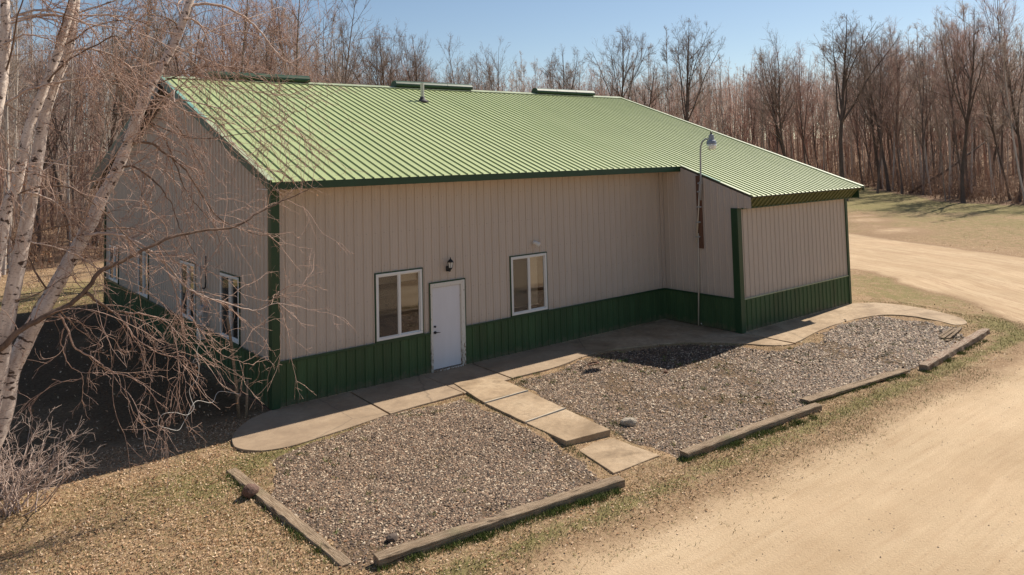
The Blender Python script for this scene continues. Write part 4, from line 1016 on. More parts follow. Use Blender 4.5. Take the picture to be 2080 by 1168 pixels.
#B2
make_birch('thick white birch near the left frame edge with long low dark limb',
  [([(-75, 1160), (-45, 980), (-18, 830), (0, 742), (14, 654), (34, 551), (55, 448), (68, 377), (89, 240), (112, 165), (137, 103), (148, 40), (160, -60), (170, -200)], -3.0, [.17, .15, .135, .125, .11, .10, .09, .08, .055]),
   ([(-40, 760), (-20, 600), (0, 496), (17, 414), (34, 377), (58, 264), (90, 180), (113, 120), (135, 50), (147, 0), (160, -80), (168, -180)], -3.25, [.12, .105, .09, .082, .075, .068, .06, .045])],
  [([(-60, 745), (0, 709), (41, 671), (86, 647), (144, 616), (175, 589), (205, 551), (247, 531), (301, 503), (356, 479), (411, 469), (479, 460), (514, 438), (562, 414), (616, 390), (640, 375)], -3.2, (.042, .005), 'limbdark', .75),
   ([(175, 595), (205, 616), (228, 632), (253, 634), (262, 655), (235, 700), (226, 760)], -3.25, (.022, .005), 'limbdark', .9),
   ([(120, 637), (137, 668), (154, 709), (192, 729), (226, 755), (262, 765), (295, 785), (320, 815), (342, 832)], -3.2, (.013, .004), 'twig', .7),
   ([(253, 634), (300, 640), (345, 660), (360, 720), (365, 790), (352, 860)], -3.15, (.012, .003), 'twig', .8),
   ([(240, 640), (280, 690), (330, 720), (380, 730), (350, 800), (345, 865)], -3.1, (.010, .003), 'twig', .8),
   ([(320, 500), (345, 560), (365, 620), (375, 700), (370, 780)], -3.1, (.009, .003), 'twig', .8),
   ([(384, 640), (420, 690), (450, 720), (490, 735), (515, 742)], -3.1, (.009, .003), 'twig', .8),
   ([(130, 668), (125, 700), (140, 740), (170, 765), (130, 775), (105, 770)], -3.2, (.008, .003), 'twig', .7),
   ([(137, 108), (171, 99), (212, 106), (246, 123), (291, 157), (342, 192), (400, 230), (440, 270)], -3.2, (.018, .004), 'limb', 1.1),
   ([(0, 52), (50, 25), (100, 22), (171, 45), (200, 80), (225, 130), (260, 190), (290, 240)], -3.3, (.017, .004), 'limb', 1.0),
   ([(20, 48), (86, 32), (171, 31), (246, 33), (295, 51), (322, 79), (350, 110)], -3.1, (.015, .004), 'limb', 1.0),
   ([(-20, 235), (0, 216), (34, 195), (68, 178), (110, 168), (171, 159), (195, 157), (229, 145)], -3.3, (.022, .006), 'limb', .8),
   ([(195, 157), (225, 168), (260, 178), (300, 215)], -3.3, (.010, .004), 'limb', 1.0),
   ([(60, 490), (120, 505), (180, 530), (215, 565)], -3.1, (.010, .004), 'limb', .9),
   ([(30, 610), (70, 600), (120, 570), (155, 555)], -3.1, (.010, .004), 'limbdark', .9)], 12, .8)
make_birch('slim white birch at the very left edge of the picture',
  [([(-70, 1100), (-50, 700), (-25, 350), (0, 185), (7, 137), (12, 60), (10, 0), (8, -120)], -3.7, [.12, .11, .10, .09, .08, .07, .06])],
  [([(-10, 250), (15, 300), (10, 360), (30, 400)], -3.7, (.012, .004), 'limb', 1.2), ([(5, 90), (60, 70), (120, 90), (180, 120), (230, 180)], -3.8, (.012, .004), 'limb', 1.2),
   ([(-30, 330), (30, 350), (80, 330), (160, 340)], -3.7, (.012, .004), 'limb', 1.0)], 13, .9)
# leafless shrub low left
def shrub(loc, label, n=46, h=1.5, seed=3):
    r = np.random.default_rng(seed); st = r.normal(size=(n, 3))*[.14, .10, 0]; D = r.normal(size=(n, 3))*[.55, .5, 0]+[.12, 0, 1.0]
    L1 = h*(.6+.5*r.random(n)); P1 = grow(st, D, L1, 8, .16, -.03, r); R1 = taper(np.full(n, .011), .0045, 8)
    s2, D2, t2, r2, par = kids(P1, R1, 7, .25, 1, .7, .25, r, .05); L2 = (.25+.35*r.random(len(s2)))*(1.2-.6*t2); P2 = grow(s2, D2, L2, 6, .22, 0, r); R2 = taper(np.full(len(s2), .005), .0022, 6)
    s3, D3, t3, r3, par = kids(P2, R2, 3, .3, 1, .7, .25, r, .05); P3 = grow(s3, D3, .08+.14*r.random(len(s3)), 4, .2, 0, r); R3 = taper(np.full(len(s3), .0032), .002, 4)
    e = tag(empty('shrub', loc), label, 'shrub')
    link('stems', mesh_np('stems', *tubes(P1, R1, 4), M['limb'], True), e)
    V_, F = join([tubes(P2, R2, 3), tubes(P3, R3, 3)]); o = link('twigs', mesh_np('twigs', V_, F, M['limb']), e); o['kind'] = 'stuff'
    return e
g = G(22, 1042); shrub((g[0], g[1], g[2]-.02), 'bare reddish shrub in the lower left corner', 34, 1.3)

# ------------------------------------------------------------------ forest
def proto_tree(kind, seed, H=18.0, lod=0):
    r = np.random.default_rng(seed); k = kind
    par = {'aspen': dict(r0=.076, t0=.30, n1=34, L1=.13, a1=.62, up=.10, wob=.02, lean=.03, n2=8, n3=4),
           'maple': dict(r0=.105, t0=.26, n1=24, L1=.30, a1=.60, up=.07, wob=.04, lean=.04, n2=9, n3=4),
           'oak':   dict(r0=.19, t0=.36, n1=20, L1=.35, a1=.78, up=.05, wob=.05, lean=.04, n2=10, n3=4),
           'fan':   dict(r0=.21, t0=.34, n1=12, L1=.24, a1=.80, up=.06, wob=.03, lean=.02, n2=9, n3=5),
           'pole':  dict(r0=.045, t0=.10, n1=34, L1=.10, a1=.6, up=.2, wob=.03, lean=.06, n2=5, n3=3)}[k]
    K = 14; d0 = np.array([[r.normal()*par['lean'], r.normal()*par['lean'], 1.0]])
    T = grow(np.zeros((1, 3)), d0, np.array([H]), K, par['wob'], .02, r); tt = np.linspace(0, 1, K)
    RT = (par['r0']*(1-tt)**.8+.012)[None]; RT[:, 0] *= 1.35
    trunkV = tubes(T, RT, 7 if lod == 0 else 4)
    leaders = []
    if k == 'fan':
        s, D, t, rr, _ = kids(T, RT, 7, .36, .66, .46, .12, r, .18); LL = H*(1-t)*(.72+.25*r.random(7))
        PL = grow(s, D, LL, 12, .05, .035, r); RL = taper(rr*.62, .014, 12); leaders = [(PL, RL)]
    if k in ('maple', 'oak'):     # co-dominant leaders
        s, D, t, rr, _ = kids(T, RT, 3, par['t0'], .55, .38, .1, r, .25); LL = H*(1-t)*(.75+.25*r.random(3))
        PL = grow(s, D, LL, 10, .07, .03, r); RL = taper(rr*.72, .012, 10); leaders = [(PL, RL)]
    parts = []; P1s = []
    def lvl1(P, R, n, t0):
        s, D, t, rr, pr = kids(P, R, n, t0, .98, par['a1'], .2, r, par['up'])
        L = H*par['L1']*(1.12-.8*np.abs(t-t0)/(1-t0))*(.6+.6*r.random(len(t)))
        if k == 'pole' or k == 'aspen': L = H*par['L1']*(1.1-.75*(t-t0)/(1-t0))*(.5+.7*r.random(len(t)))
        P1 = grow(s, D, L, 7, .085, .05, r); R1 = taper(np.minimum(rr*.45, .045)+.004, .009, 7); return P1, R1, L
    n1 = par['n1'] if lod == 0 else par['n1']//2+2
    a = lvl1(T, RT, n1, par['t0']); P1, R1, L1 = a
    if leaders:
        b = lvl1(leaders[0][0], leaders[0][1], max(5, n1//3) if k != 'fan' else 11, .2); b = (b[0], b[1], b[2]*.7)
        P1 = np.concatenate([P1, b[0]]); R1 = np.concatenate([R1, b[1]]); L1 = np.concatenate([L1, b[2]])
    n2 = par['n2'] if lod == 0 else par['n2']//2+1
    s, D, t, rr, pr = kids(P1, R1, n2, .12, 1, .72, .25, r, .04); L2 = L1[pr]*(.26+.3*r.random(len(t)))*(1.25-.75*t)
    P2 = grow(s, D, L2, 5, .10, .04, r); R2 = taper(np.minimum(rr*.6, .012)+.002, .0055, 5)
    s, D, t, rr, pr = kids(P2, R2, par['n3'] if lod == 0 else max(2, par['n3']//2), .15, 1, .75, .25, r, .04); L3 = L2[pr]*(.3+.35*r.random(len(t)))+.10
    P3 = grow(s, D, L3, 4, .10, .04, r); R3 = taper(np.full(len(t), .0060), .004, 4)
    if lod == 0:
        crown = [tubes(P1, R1, 4), tubes(P2, R2, 3), ribbons(P3, R3)]
        trunkparts = [trunkV]+[tubes(PL, RL, 6) for PL, RL in leaders]
    else:
        crown = [ribbons(P1[:, ::3], R1[:, ::3]*1.1), ribbons(P2[:, ::2], R2[:, ::2]*1.3), ribbons(P3[:, ::3], R3[:, ::3]*1.9)]
        trunkparts = [trunkV]+[tubes(PL, RL, 3) for PL, RL in leaders]
    return join(trunkparts), join(crown)
M['tw_hero'] = bark('dark_crown_twigs', (.22, .165, .135), (.34, .27, .225), thin=.3)
KM = {'aspen': ('bark_pale', 'tw_grey'), 'maple': ('bark_brown', 'tw_red'), 'oak': ('bark_dark', 'tw_dark'), 'pole': ('bark_grey', 'tw_brown'), 'fan': ('bark_dark', 'tw_hero')}
PROTO = {}
for k, nv in (('aspen', 4), ('maple', 4), ('oak', 3), ('pole', 4), ('fan', 3)):
    PROTO[k] = []
    for i in range(nv):
        (tv, tf), (cv, cf) = proto_tree(k, 100+i*7+len(k), {'aspen': 19, 'maple': 17, 'oak': 18, 'pole': 14, 'fan': 18}[k])
        PROTO[k].append((mesh_np('trunk', tv, tf, M[KM[k][0]], True), mesh_np('crown', cv, cf, M[KM[k][1]])))
NAMEK = {'aspen': 'aspen_tree', 'maple': 'maple_tree', 'oak': 'oak_tree', 'pole': 'sapling_tree', 'fan': 'oak_tree'}
PH_ = {'aspen': 19, 'maple': 17, 'oak': 18, 'pole': 14, 'fan': 18}
def plant(kind, x, y, Hh, label, group, var=None, rz=None, lean=(0, 0), fat=1.0, crownmat=None):
    v = PROTO[kind][random.randrange(len(PROTO[kind])) if var is None else var % len(PROTO[kind])]
    z = float(height(x, y))-.1; e = empty(NAMEK[kind], (x, y, z), random.uniform(0, 6.28) if rz is None else rz)
    s = Hh/PH_[kind]; e.scale = (s*fat, s*fat, s); e.rotation_euler[0] = lean[0]; e.rotation_euler[1] = lean[1]
    tag(e, label, 'tree', group)
    link('trunk', v[0], e)
    c_ = link('crown', v[1], e)
    if crownmat: c_.material_slots[0].link = 'OBJECT'; c_.material_slots[0].material = M[crownmat]
    return e
def forward(x, y): return (x-CAM[0])*_F[0]+(y-CAM[1])*_F[1]
def colu(x, y):
    d = np.stack([x-CAM[0], y-CAM[1], np.zeros_like(x)-CAM[2]], -1); return PW/2+FPX*(d@_R)/(d@_F)
# single trees that stand out
def hero(kind, u, depth, vtop, label, var=None, lean=(0, 0), fat=1.0, base_v=None, cm=None, rz=None):
    if base_v: g = atg(u, base_v); x, y = g[0], g[1]; depth = forward(x, y)
    else: x, y = atd(u, depth)
    hz = 323-(u-1040)*.025; Ht = CAM[2]+(hz-vtop)*depth/FPX
    plant(kind, x, y, Ht, label, None, var, rz, lean, fat, cm)
    return (x, y)
hero_pts = []
for a in [
 ('maple', 512, 36, -90, 'red budded maple behind the left ridge vent', 0, (0, 0), 1.0),
 ('maple', 585, 38, -60, 'second red budded maple rising right of the left ridge vent', 1, (0, .05), 1.0),
 ('maple', 684, 48, -20, 'tall grey forked tree with open crown against the sky behind the roof', 2, (0, 0), .95),
 ('oak', 250, 34, -60, 'thick dark tree behind the left rake of the gable', 0, (0, 0), .8),
 ('maple', 766, 62, 48, 'slim dark tree just left of the middle ridge vent', 3, (0, 0), .8),
 ('fan', 790, 64, 50, 'vase shaped bare tree left of the white vent pipe', 0, (0, 0), .8),
 ('fan', 856, 66, 58, 'gnarled dark tree straight behind the white vent pipe', 1, (0, 0), .75),
 ('maple', 934, 74, 80, 'broad bare tree behind right end of middle ridge vent', 2, (0, 0), .85),
 ('maple', 1010, 80, 88, 'bushy bare tree between the middle and right ridge vents', 1, (0, 0), .8),
 ('fan', 1160, 84, 84, 'spreading bare tree behind the right ridge vent', 3, (0, 0), .8),
 ('fan', 1262, 84, 60, 'crooked grey tree just right of the roof ridge end', 2, (0, 0), .85),
 ('fan', 1398, 86, 24, 'tall round crowned dark tree near middle of right skyline', 0, (0, 0), .8),
 ('aspen', 1352, 88, 50, 'tall straight tree just left of the round crowned tree', 1, (0, 0), 1.1),
 ('fan', 1712, 78, 16, 'largest dark tree with a wide forked crown above the bay roof', 0, (0, 0), 1.05),
 ('oak', 1604, 80, 75, 'dark tree left of the largest forked tree', 2, (0, 0), .8),
 ('maple', 1778, 90, 60, 'leaning forked dark tree right of the largest tree', 0, (0, .06), .9)]:
    hero_pts.append(hero(*a[:6], lean=a[6], fat=a[7], cm='tw_hero' if a[1] > 620 else None))
hero_pts.append(hero('oak', 1957, 0, 8, 'tall dark tree standing foremost at edge of the right woods', 0, (0, .03), .85, 412))
hero_pts.append(hero('maple', 1876, 0, 70, 'leaning grey tree at the grass edge, left of the foremost trunk', 3, (.0, .12), .8, 398, 'tw_dark'))
hero_pts.append(hero('aspen', 1891, 0, 40, 'straight grey tree close behind the leaning grey tree', 2, (0, 0), 1.2, 395))
hero_pts.append(hero('oak', 2052, 0, 120, 'dark trunk leaning left near the right frame edge', 2, (0, -.14), .7, 408))
hero_pts.append(hero('maple', 2030, 85, -30, 'tall reddish tree at the right frame edge', 1, (0, 0), .9))
hero_pts.append(hero('aspen', 1968, 84, -20, 'very tall pale tree behind the foremost trunk on the right', 0, (0, 0), 1.1))
# dense random stand
r = np.random.default_rng(5); cand = []
bx = r.uniform(-30, 190, 60000); by = r.uniform(-30, 170, 60000)
ok = inpoly(bx, by, FOREST); bx, by = bx[ok], by[ok]; fw = forward(bx, by); uu = colu(bx, by)
ok = (fw > 20) & (uu > -90) & (uu < 2180) & (fw < 175); bx, by, fw, uu = bx[ok], by[ok], fw[ok], uu[ok]
def edge_dist(x, y):
    return polydist(x, y, np.array(TREELINE, float))[0]
ed = edge_dist(bx, by)
cell = {}; keep = []
for i in range(len(bx)):
    mind = 2.3+.01*ed[i]
    ci, cj = int(bx[i]//2), int(by[i]//2); good = True
    for a in (-1, 0, 1):
        for b in (-1, 0, 1):
            for j in cell.get((ci+a, cj+b), ()):
                if (bx[i]-bx[j])**2+(by[i]-by[j])**2 < mind*mind: good = False; break
            if not good: break
        if not good: break
    if good and all((bx[i]-hx)**2+(by[i]-hy)**2 > 7 for hx, hy in hero_pts): cell.setdefault((ci, cj), []).append(i); keep.append(i)
keep = np.array(keep); keep = keep[ed[keep] < 48]
score = fw[keep]*.55+2.2*ed[keep]; order = keep[np.argsort(score)]
NT_IND = 278
ind, rest = order[:NT_IND], order[NT_IND:]
print('forest candidates', len(order), len(rest))
if len(rest) > 1500: rest = rest[np.sort(np.argsort(ed[rest]+12*r.random(len(rest)))[:1500])]
def pick(x, y, u, rr):
    if u < 720: pr = (.56, .12, .06, .26)
    elif u < 1300: pr = (.44, .24, .04, .28)
    else: pr = (.44, .17, .05, .34)
    return ['aspen', 'maple', 'oak', 'pole'][int(np.searchsorted(np.cumsum(pr), rr, 'right').clip(0, 3))]
def forest_h(u, rr, kind):
    base = np.interp(u, [0, 600, 760, 950, 1150, 1300, 1500, 1700, 2080], [20, 17.5, 15.0, 15.0, 15.2, 16.2, 17.3, 18.5, 21])
    return base*(.78+.28*rr)*{'aspen': 1.0, 'maple': .92, 'oak': .92, 'pole': .80}[kind]
def skyline_h(x, y, u, f, e_, rr, kind):
    vs = np.interp(u, [0, 600, 760, 900, 1050, 1200, 1350, 1500, 1650, 1800, 2000, 2080], [-150, -30, 84, 104, 107, 104, 84, 82, 66, 46, 8, -5])
    hz = 323-(u-1040)*.025; Ht = 5+(hz-vs)*(f-.8*e_)/FPX
    return float(np.clip(Ht, 11, 23))*(.80+.26*rr)*{'aspen': 1.0, 'maple': .95, 'oak': .94, 'pole': .84}[kind]
REG = [(-999, 720, 'left', 'in the woods behind the gable on the left'), (720, 1300, 'mid', 'in the woods beyond the roof ridge'), (1300, 1720, 'rm', 'in the woods above the bay roof'), (1720, 9999, 'right', 'in the woods beyond the road on the right')]
DESC = {'aspen': 'slender pale bare aspen', 'maple': 'reddish budding bare maple', 'oak': 'dark rough barked bare oak', 'pole': 'thin grey bare sapling'}
for i in ind:
    k = pick(bx[i], by[i], uu[i], r.random()); reg = [q for q in REG if q[0] <= uu[i] < q[1]][0]
    Hh = skyline_h(bx[i], by[i], uu[i], fw[i], ed[i], r.random(), k)
    plant(k, bx[i], by[i], Hh, DESC[k]+' '+reg[3], DESC[k]+'s '+reg[3], lean=(r.normal()*.03, r.normal()*.03), fat=.85+.2*r.random())
# far rows of the wood: one mass
LOD = {k: [proto_tree(k, 300+i*5+len(k), PH_[k], 1) for i in range(3)] for k in PROTO if k != 'fan'}
VT, FT, tint, nn = [], [], [], 0
zb = height(bx, by)
TI = {'aspen': .85, 'maple': .35, 'oak': .05, 'pole': .6}
for i in rest:
    k = pick(bx[i], by[i], uu[i], r.random()); (tv, tf), (cv, cf) = LOD[k][r.integers(3)]
    s = skyline_h(bx[i], by[i], uu[i], fw[i], ed[i], r.random(), k)/PH_[k]*.96; a = r.uniform(0, 6.28); ca, sa = math.cos(a), math.sin(a)
    for Vv, Ff, ti in ((tv, tf, TI[k]), (cv, cf, TI[k]-.05)):
        W_ = np.empty_like(Vv); W_[:, 0] = (Vv[:, 0]*ca-Vv[:, 1]*sa)*s+bx[i]; W_[:, 1] = (Vv[:, 0]*sa+Vv[:, 1]*ca)*s+by[i]; W_[:, 2] = Vv[:, 2]*s-.2+zb[i]
        VT.append(W_); FT.append(Ff+nn); nn += len(W_); tint.append(np.full(len(W_), np.clip(ti+r.normal()*.05, 0, 1)))
# farthest rows, simplest trees
qx = r.uniform(-60, 260, 14000); qy = r.uniform(-30, 230, 14000); okq = inpoly(qx, qy, FOREST); qx, qy = qx[okq], qy[okq]
qe, qf, qu = edge_dist(qx, qy), forward(qx, qy), colu(qx, qy); okq = (qe > 22) & (qe < 85) & (qu > -60) & (qu < 2140) & (qf > 40) & ((qu < 900) | (qf < 210)); qx, qy, qe, qf, qu = (a_[okq] for a_ in (qx, qy, qe, qf, qu))
if len(qx) > 2600: j = r.choice(len(qx), 2600, replace=False); qx, qy, qe, qf, qu = (a_[j] for a_ in (qx, qy, qe, qf, qu))
qz = height(qx, qy); qh = np.array([skyline_h(a, b, c, d, e_, r.random(), 'pole') for a, b, c, d, e_ in zip(qx, qy, qu, qf, qe)])*.95
Tq = grow(np.stack([qx, qy, qz-.2], -1), np.tile([0, 0, 1.], (len(qx), 1))+r.normal(size=(len(qx), 3))*.04, qh, 7, .02, .02, r); RTq = taper(np.full(len(qx), .11), .015, 7)
sq, Dq, tq, rq, pq = kids(Tq, RTq, 34, .10, 1, .55, .2, r, .2); Lq = qh[pq]*.13*(.5+.8*r.random(len(tq)))*(1.2-.7*tq); Pq = grow(sq, Dq, Lq, 3, .10, .06, r); Rq = taper(np.full(len(tq), .028), .016, 3)
vq, fq = tubes(Tq, RTq, 3); VT.append(vq); FT.append(fq+nn); nn += len(vq); tint.append(np.repeat(r.choice([.8, .45, .3, .6, .1], len(qx)), 21))
vq, fq = ribbons(Pq, Rq); VT.append(vq); FT.append(fq+nn); nn += len(vq); tint.append(np.repeat(np.repeat(r.choice([.5, .35, .6, .7], len(qx)), 34), 6))
M['farwood'] = tinted('far_wood', [(0, (.22, .165, .135)), (.3, (.50, .32, .26)), (.5, (.42, .30, .24)), (.65, (.46, .36, .30)), (1, (.60, .52, .46))], .9, spec=.1, thin=.45)
o = link('far_woods', mesh_np('far_woods', np.concatenate(VT), np.concatenate(FT), M['farwood'], False, {'tint': np.concatenate(tint)}))
tag(o, 'deep mass of bare grey brown woods behind the front trees', 'woods', kind='stuff')
# underbrush along the woods' edge
def brush():
    r = np.random.default_rng(9); n0 = 90000; x = r.uniform(-25, 130, n0); y = r.uniform(-15, 100, n0); ok = inpoly(x, y, FOREST); x, y = x[ok], y[ok]
    e_ = edge_dist(x, y); f_ = forward(x, y); u_ = colu(x, y); ok = (u_ > -60) & (u_ < 2150) & (f_ > 15) & (r.random(len(x)) < np.exp(-e_/9.0)*np.clip(1.2-(f_-35)/160, .3, 1)) & ~((u_ > 760) & (u_ < 1250))
    x, y = x[ok], y[ok]
    if len(x) > 8500: j = r.choice(len(x), 8500, replace=False); x, y = x[j], y[j]
    n = len(x); st = np.stack([x, y, height(x, y)-.05], -1); D = r.normal(size=(n, 3))*[.35, .35, 0]+[0, 0, 1.]; L = .7+3.4*r.random(n)**1.5
    P1 = grow(st, D, L, 5, .14, .02, r); R1 = taper(np.full(n, .016), .006, 5)
    s, D2, t, rr, pr = kids(P1, R1, 4, .2, 1, .6, .25, r, .15); P2 = grow(s, D2, L[pr]*(.2+.25*r.random(len(t))), 4, .18, .03, r); R2 = taper(np.full(len(t), .008), .005, 4)
    V_, F = join([tubes(P1, R1, 3), ribbons(P2, R2)])
    tag(link('underbrush', mesh_np('underbrush', V_, F, M['brush'])), 'tangled reddish brown underbrush at the foot of the woods', 'underbrush', kind='stuff')
    k = r.choice(len(P2), min(26000, len(P2)), replace=False); c_ = P2[k, r.integers(0, 4, len(k))]; q = r.normal(size=(len(k), 3, 3))*.05
    c_[:, 2] *= r.random(len(k))**.5
    Vl = (c_[:, None]+q).reshape(-1, 3); tag(link('clinging_leaves', mesh_np('clinging_leaves', Vl, np.arange(len(Vl)).reshape(-1, 3), M['leaf'], False, {'tint': np.repeat(r.random(len(k))*.6, 3)})), 'dead brown leaves clinging in the underbrush', 'leaves', kind='stuff')
brush()
# fallen trunk and brush pile at right
a, b = atg(1848, 392), aty(2005, 285, atg(1990, 395)[1]+2); a2 = np.array([b[0], b[1], b[2]])
o = MB().tube([np.zeros(3), (a2-a)*.5+[0, 0, -.3], a2-a], [.16, .13, .07], 7).build('fallen_trunk', M['bark_dark'], None, smooth=True, loc=a); tag(o, 'dark fallen trunk propped slanting in the right woods', 'fallen trunk')

# ------------------------------------------------------------------ loose ground cover
def scatter(n, x0, x1, y0, y1, fn, seed):
    r = np.random.default_rng(seed); x = r.uniform(x0, x1, n); y = r.uniform(y0, y1, n); k = r.random(n) < fn(x, y); return x[k], y[k], r
def hgt(x, y): return height(x, y)+(fnoise(x, y, 1.3, 70)-.5)*.05*(1-.6*road_mask(x, y)[0])+(vnoise(x, y, .3, 75)-.5)*.018
def hardcover(x, y):
    return inpoly(x, y, SLAB) | inpoly(x, y, WALK) | inpoly(x, y, [q[:2] for q in pp]) | ((x > -.05) & (y > -.02)) | ((x > L_) & (y > -DX))
OCT = np.array([(1, 0, 0), (-1, 0, 0), (0, 1, 0), (0, -1, 0), (0, 0, 1), (0, 0, -1)], float)
OF = np.array([(0, 2, 4), (2, 1, 4), (1, 3, 4), (3, 0, 4)])
def stones(name, x, y, size, r, label):
    n = len(x); V_ = OCT[None]*(1+r.normal(size=(n, 6, 3))*.18); V_ = V_*(size[:, None, None]*np.stack([1+.3*r.random(n), .8+.25*r.random(n), .5+.3*r.random(n)], -1)[:, None])
    A = r.uniform(0, 6.28, n); c_, s_ = np.cos(A)[:, None], np.sin(A)[:, None]; tl = r.normal(size=(n, 1))*.35
    X_ = V_[..., 0]*c_-V_[..., 1]*s_; Y_ = V_[..., 0]*s_+V_[..., 1]*c_; Z_ = V_[..., 2]+X_*tl
    W_ = np.stack([X_+x[:, None], Y_+y[:, None], Z_+(hgt(x, y)+size*.3*r.random(n))[:, None]], -1).reshape(-1, 3)
    F = (OF[None]+np.arange(n)[:, None, None]*6).reshape(-1, 3)
    return tag(link(name, mesh_np(name, W_, F, M['gravel'], False, {'tint': np.repeat(r.random(n), 6)})), label, 'gravel', kind='stuff')
def gden(P, lim):
    def f(x, y):
        a = soft_in(x, y, P, .28); p_ = .92*a; p_ = p_*(1-.8*sm(.54, .70, fnoise(x, y, 1.3, 110)))
        return np.where(hardcover(x, y), .004*inpoly(x, y, SLAB), p_*lim(x, y)+.05*soft_in(x, y, P, 1.1))
    return f
x, y, r_ = scatter(96000, -1.6, 3.4, -7.1, -1.9, gden(BED1, lambda x, y: 1), 21)
stones('gravel', x, y, .010+.015*r_.random(len(x))**1.6, r_, 'loose mixed gravel left of the concrete walk')
x, y, r_ = scatter(120000, 4.1, 17.8, -7.4, -1.5, gden(BED2, lambda x, y: np.interp(x, [4, 10, 17], [1, .8, .6])), 22)
stones('gravel', x, y, (.0115+.015*r_.random(len(x))**1.6)*np.interp(x, [4, 10, 17], [1, 1.25, 1.5]), r_, 'loose mixed gravel right of the concrete walk')
x, y, r_ = scatter(2500, -1, 14, -12, -8.3, lambda x, y: .5+0*x, 23)
stones('pebbles', x, y, .005+.009*r_.random(len(x))**3, r_, 'scattered pebbles on the dirt road')
def leaves(name, x, y, size, r, label, lo=0, hi=1):
    n = len(x); Q = np.array([(-1, 0, 0), (0, -.55, .18), (1, 0, 0), (0, .55, .18)], float)[None]*size[:, None, None]*(1+.3*r.normal(size=(n, 4, 1)))
    A = r.uniform(0, 6.28, n); B_ = r.normal(size=n)*.7; c_, s_ = np.cos(A)[:, None], np.sin(A)[:, None]
    X_ = Q[..., 0]*np.cos(B_)[:, None]; Zt = Q[..., 2]+Q[..., 0]*np.sin(B_)[:, None]; X2 = X_*c_-Q[..., 1]*s_; Y2 = X_*s_+Q[..., 1]*c_
    W_ = np.stack([X2+x[:, None], Y2+y[:, None], Zt+(hgt(x, y)+.008+.015*r.random(n))[:, None]], -1).reshape(-1, 3)
    return tag(link(name, mesh_np(name, W_, np.arange(n*4).reshape(n, 4), M['leaf'], False, {'tint': np.repeat(lo+(hi-lo)*r.random(n), 4)})), label, 'leaves', kind='stuff')
def leafden(x, y):
    d = np.zeros_like(x)+.5*sm(1.5, -1.5, x)+.10
    d = d+.25*(y > -8.6)*(y < -7.2)*sm(12, 2, x); d = d*(.35+1.1*fnoise(x, y, 1.1, 120)); d = d*(1-road_mask(x, y)[0])**2
    d = d*(1-.55*green_mask(x, y)*(x > -1.5)); d = np.where(soft_in(x, y, BED1) | soft_in(x, y, BED2), .07, d); return np.where(hardcover(x, y), .004, d)
x, y, r_ = scatter(230000, -7, 12, -9.5, 0, leafden, 24)
leaves('leaf_litter', x, y, .010+.014*r_.random(len(x)), r_, 'dry curled leaves carpeting the lawn in front', .1, 1)
x, y, r_ = scatter(60000, -8, 0, 0, 30, lambda x, y: sm(0, -.5, x)*np.interp(y, [0, 2, 16, 19, 30], [.12, .035, .035, .3, .3]), 25)
leaves('leaf_litter', x, y, .022+.02*r_.random(len(x)), r_, 'dry leaves scattered beside and behind the gable')
x, y, r_ = scatter(70000, 12, 70, -9, 24, lambda x, y: np.where((x < 19.5) & (y > -6.5), 0, .5*(1-road_mask(x, y)[0])*np.clip(1.6-2.2*green_mask(x, y), .1, 1)*~inpoly(x, y, FOREST)), 26)
leaves('leaf_litter', x, y, .014+.022*r_.random(len(x)), r_, 'dry leaves scattered over the lawn beyond the side road', .35, 1)
def blades(name, x, y, h_, r, tint, label, zoff=None, flat=0.0, wide=1.0):
    n = len(x); A = r.uniform(0, 6.28, n); w_ = (.0035+.003*r.random(n))*wide; dx_, dy_ = np.cos(A)*w_, np.sin(A)*w_
    z = hgt(x, y) if zoff is None else zoff; lx, ly = r.normal(size=n)*(h_*.45+flat), r.normal(size=n)*(h_*.45+flat)
    W_ = np.stack([np.stack([x-dx_, y-dy_, z-.005], -1), np.stack([x+dx_, y+dy_, z-.005], -1), np.stack([x+lx, y+ly, z+h_], -1)], 1).reshape(-1, 3)
    return tag(link(name, mesh_np(name, W_, np.arange(n*3).reshape(n, 3), M['grass'], False, {'tint': np.repeat(tint, 3)})), label, 'grass', kind='stuff')
def gd(x, y):
    g = green_mask(x, y); n_ = fnoise(x, y, .35, 130); d = (g*1.6+(n_-.5)*2.4-.25)
    d = d*(1-1.3*road_mask(x, y)[0]); b_ = soft_in(x, y, BED1) | soft_in(x, y, BED2); d = np.where(b_, sm(.60, .72, fnoise(x, y, .5, 140))*.35+.012, d)
    return np.where(hardcover(x, y), 0, np.clip(d, 0, 1))
x, y, r_ = scatter(150000, -7, 20, -9.3, -1.2, gd, 27)
x2, y2, r2 = scatter(60000, -5, 14, -8.6, -1.9, lambda x, y: np.where(hardcover(x, y) | soft_in(x, y, BED1, .1) | soft_in(x, y, BED2, .1), 0, .8*(1-road_mask(x, y)[0])*sm(.40, .62, fnoise(x, y, .8, 150))), 29)
x, y = np.concatenate([x, x2]), np.concatenate([y, y2])
blades('lawn_grass', x, y, .02+.035*r_.random(len(x)), r_, np.clip(r_.normal(size=len(x))*.26+.60, 0, 1), 'short patchy spring grass around the gravel beds')
x, y, r_ = scatter(260000, -7, 14, -9.6, -1.9, lambda x, y: np.where(hardcover(x, y) | soft_in(x, y, BED1, .1) | soft_in(x, y, BED2, .1), 0, .55*(1-road_mask(x, y)[0])), 28)
blades('straw_grass', x, y, .008+.022*r_.random(len(x)), r_, np.clip(.76+.2*r_.normal(size=len(x)), 0, 1), 'matted dry straw coloured grass across the front lawn', flat=.035)
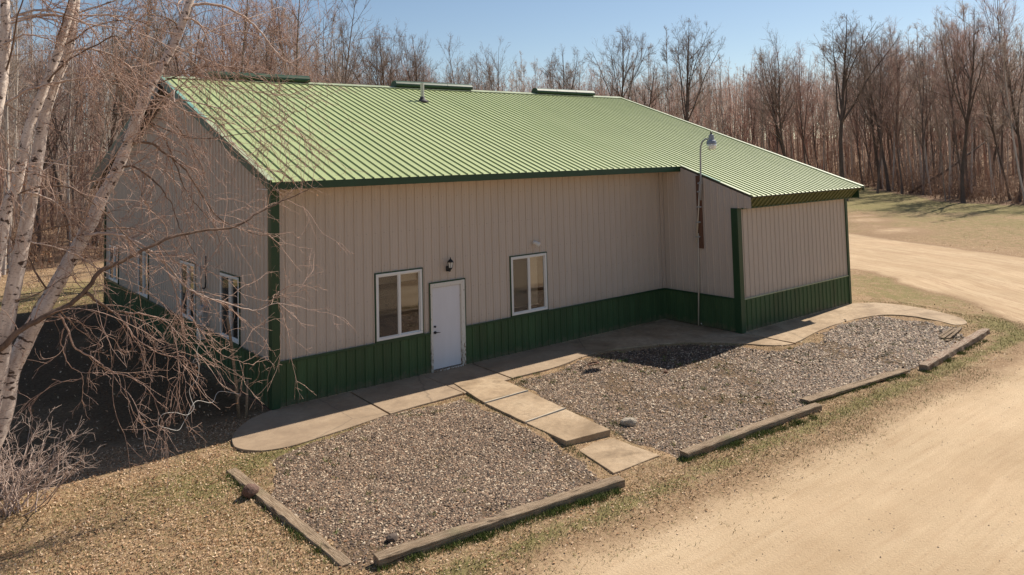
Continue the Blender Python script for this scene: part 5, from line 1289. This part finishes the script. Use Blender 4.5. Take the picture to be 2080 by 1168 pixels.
# weeds that came up through the gravel
wr = np.random.default_rng(55); wx = wr.uniform(-1.3, 17, 900); wy = wr.uniform(-7, -1.6, 900); kk = (inpoly(wx, wy, BED1) | inpoly(wx, wy, BED2)) & ~hardcover(wx, wy) & (wr.random(900) < .06+.9*sm(.50, .66, fnoise(wx, wy, 1.1, 160))); wx, wy = wx[kk], wy[kk]
nb = wr.integers(6, 26, len(wx)); X_ = np.repeat(wx, nb)+wr.normal(size=nb.sum())*.035; Y_ = np.repeat(wy, nb)+wr.normal(size=nb.sum())*.035
blades('weeds', X_, Y_, .032+.028*wr.random(len(X_)), wr, np.clip(np.repeat(.30+.3*wr.random(len(wx)), nb)+.08*wr.normal(size=len(X_)), 0, 1), 'small green weeds coming up through the gravel', flat=.012, wide=2.0)
# taller tufts hugging timbers, slab edges and joints
def tufts(pts, n, rad, seed):
    r = np.random.default_rng(seed); X_, Y_ = [], []
    for (x0, y0) in pts:
        k = int(n*(.3+r.random())); X_.append(x0+r.normal(size=k)*rad); Y_.append(y0+r.normal(size=k)*rad)
    return np.concatenate(X_), np.concatenate(Y_), r
def along_px(a, b, n, dv=0):
    A_, B_ = G(*a), G(*b); t = np.random.default_rng(int(a[0])).random(n); return [tuple((A_*(1-q)+B_*q)[:2]) for q in t]
tp = along_px((765, 1160), (1262, 998), 90)+along_px((1388, 936), (1665, 846), 60)+along_px((1636, 822), (1840, 762), 40)+along_px((1880, 756), (2005, 690), 30)+along_px((460, 965), (700, 1158), 30)
tp += [G(*q)[:2] for q in [(1230, 872), (1250, 862), (1280, 848), (1255, 882), (1160, 912), (1180, 925), (1210, 940), (1050, 768), (1065, 776), (1090, 760), (1110, 750), (1130, 742), (1150, 735), (1170, 730), (1120, 748), (1135, 738), (1040, 772), (1000, 772), (960, 805), (1020, 830)]]
x, y, r_ = tufts(tp, 70, .06, 31); k = ~hardcover(x, y); x, y = x[k], y[k]
blades('grass_tufts', x, y, .03+.05*r_.random(len(x)), r_, np.clip(.25+.2*r_.normal(size=len(x)), 0, 1), 'bright green grass tufts hugging the timbers and slab edges')
nt_ = 0
for m_ in bpy.data.meshes: nt_ += len(m_.loops)-2*len(m_.polygons)
print('tris total', nt_, 'time', time.time()-T0)
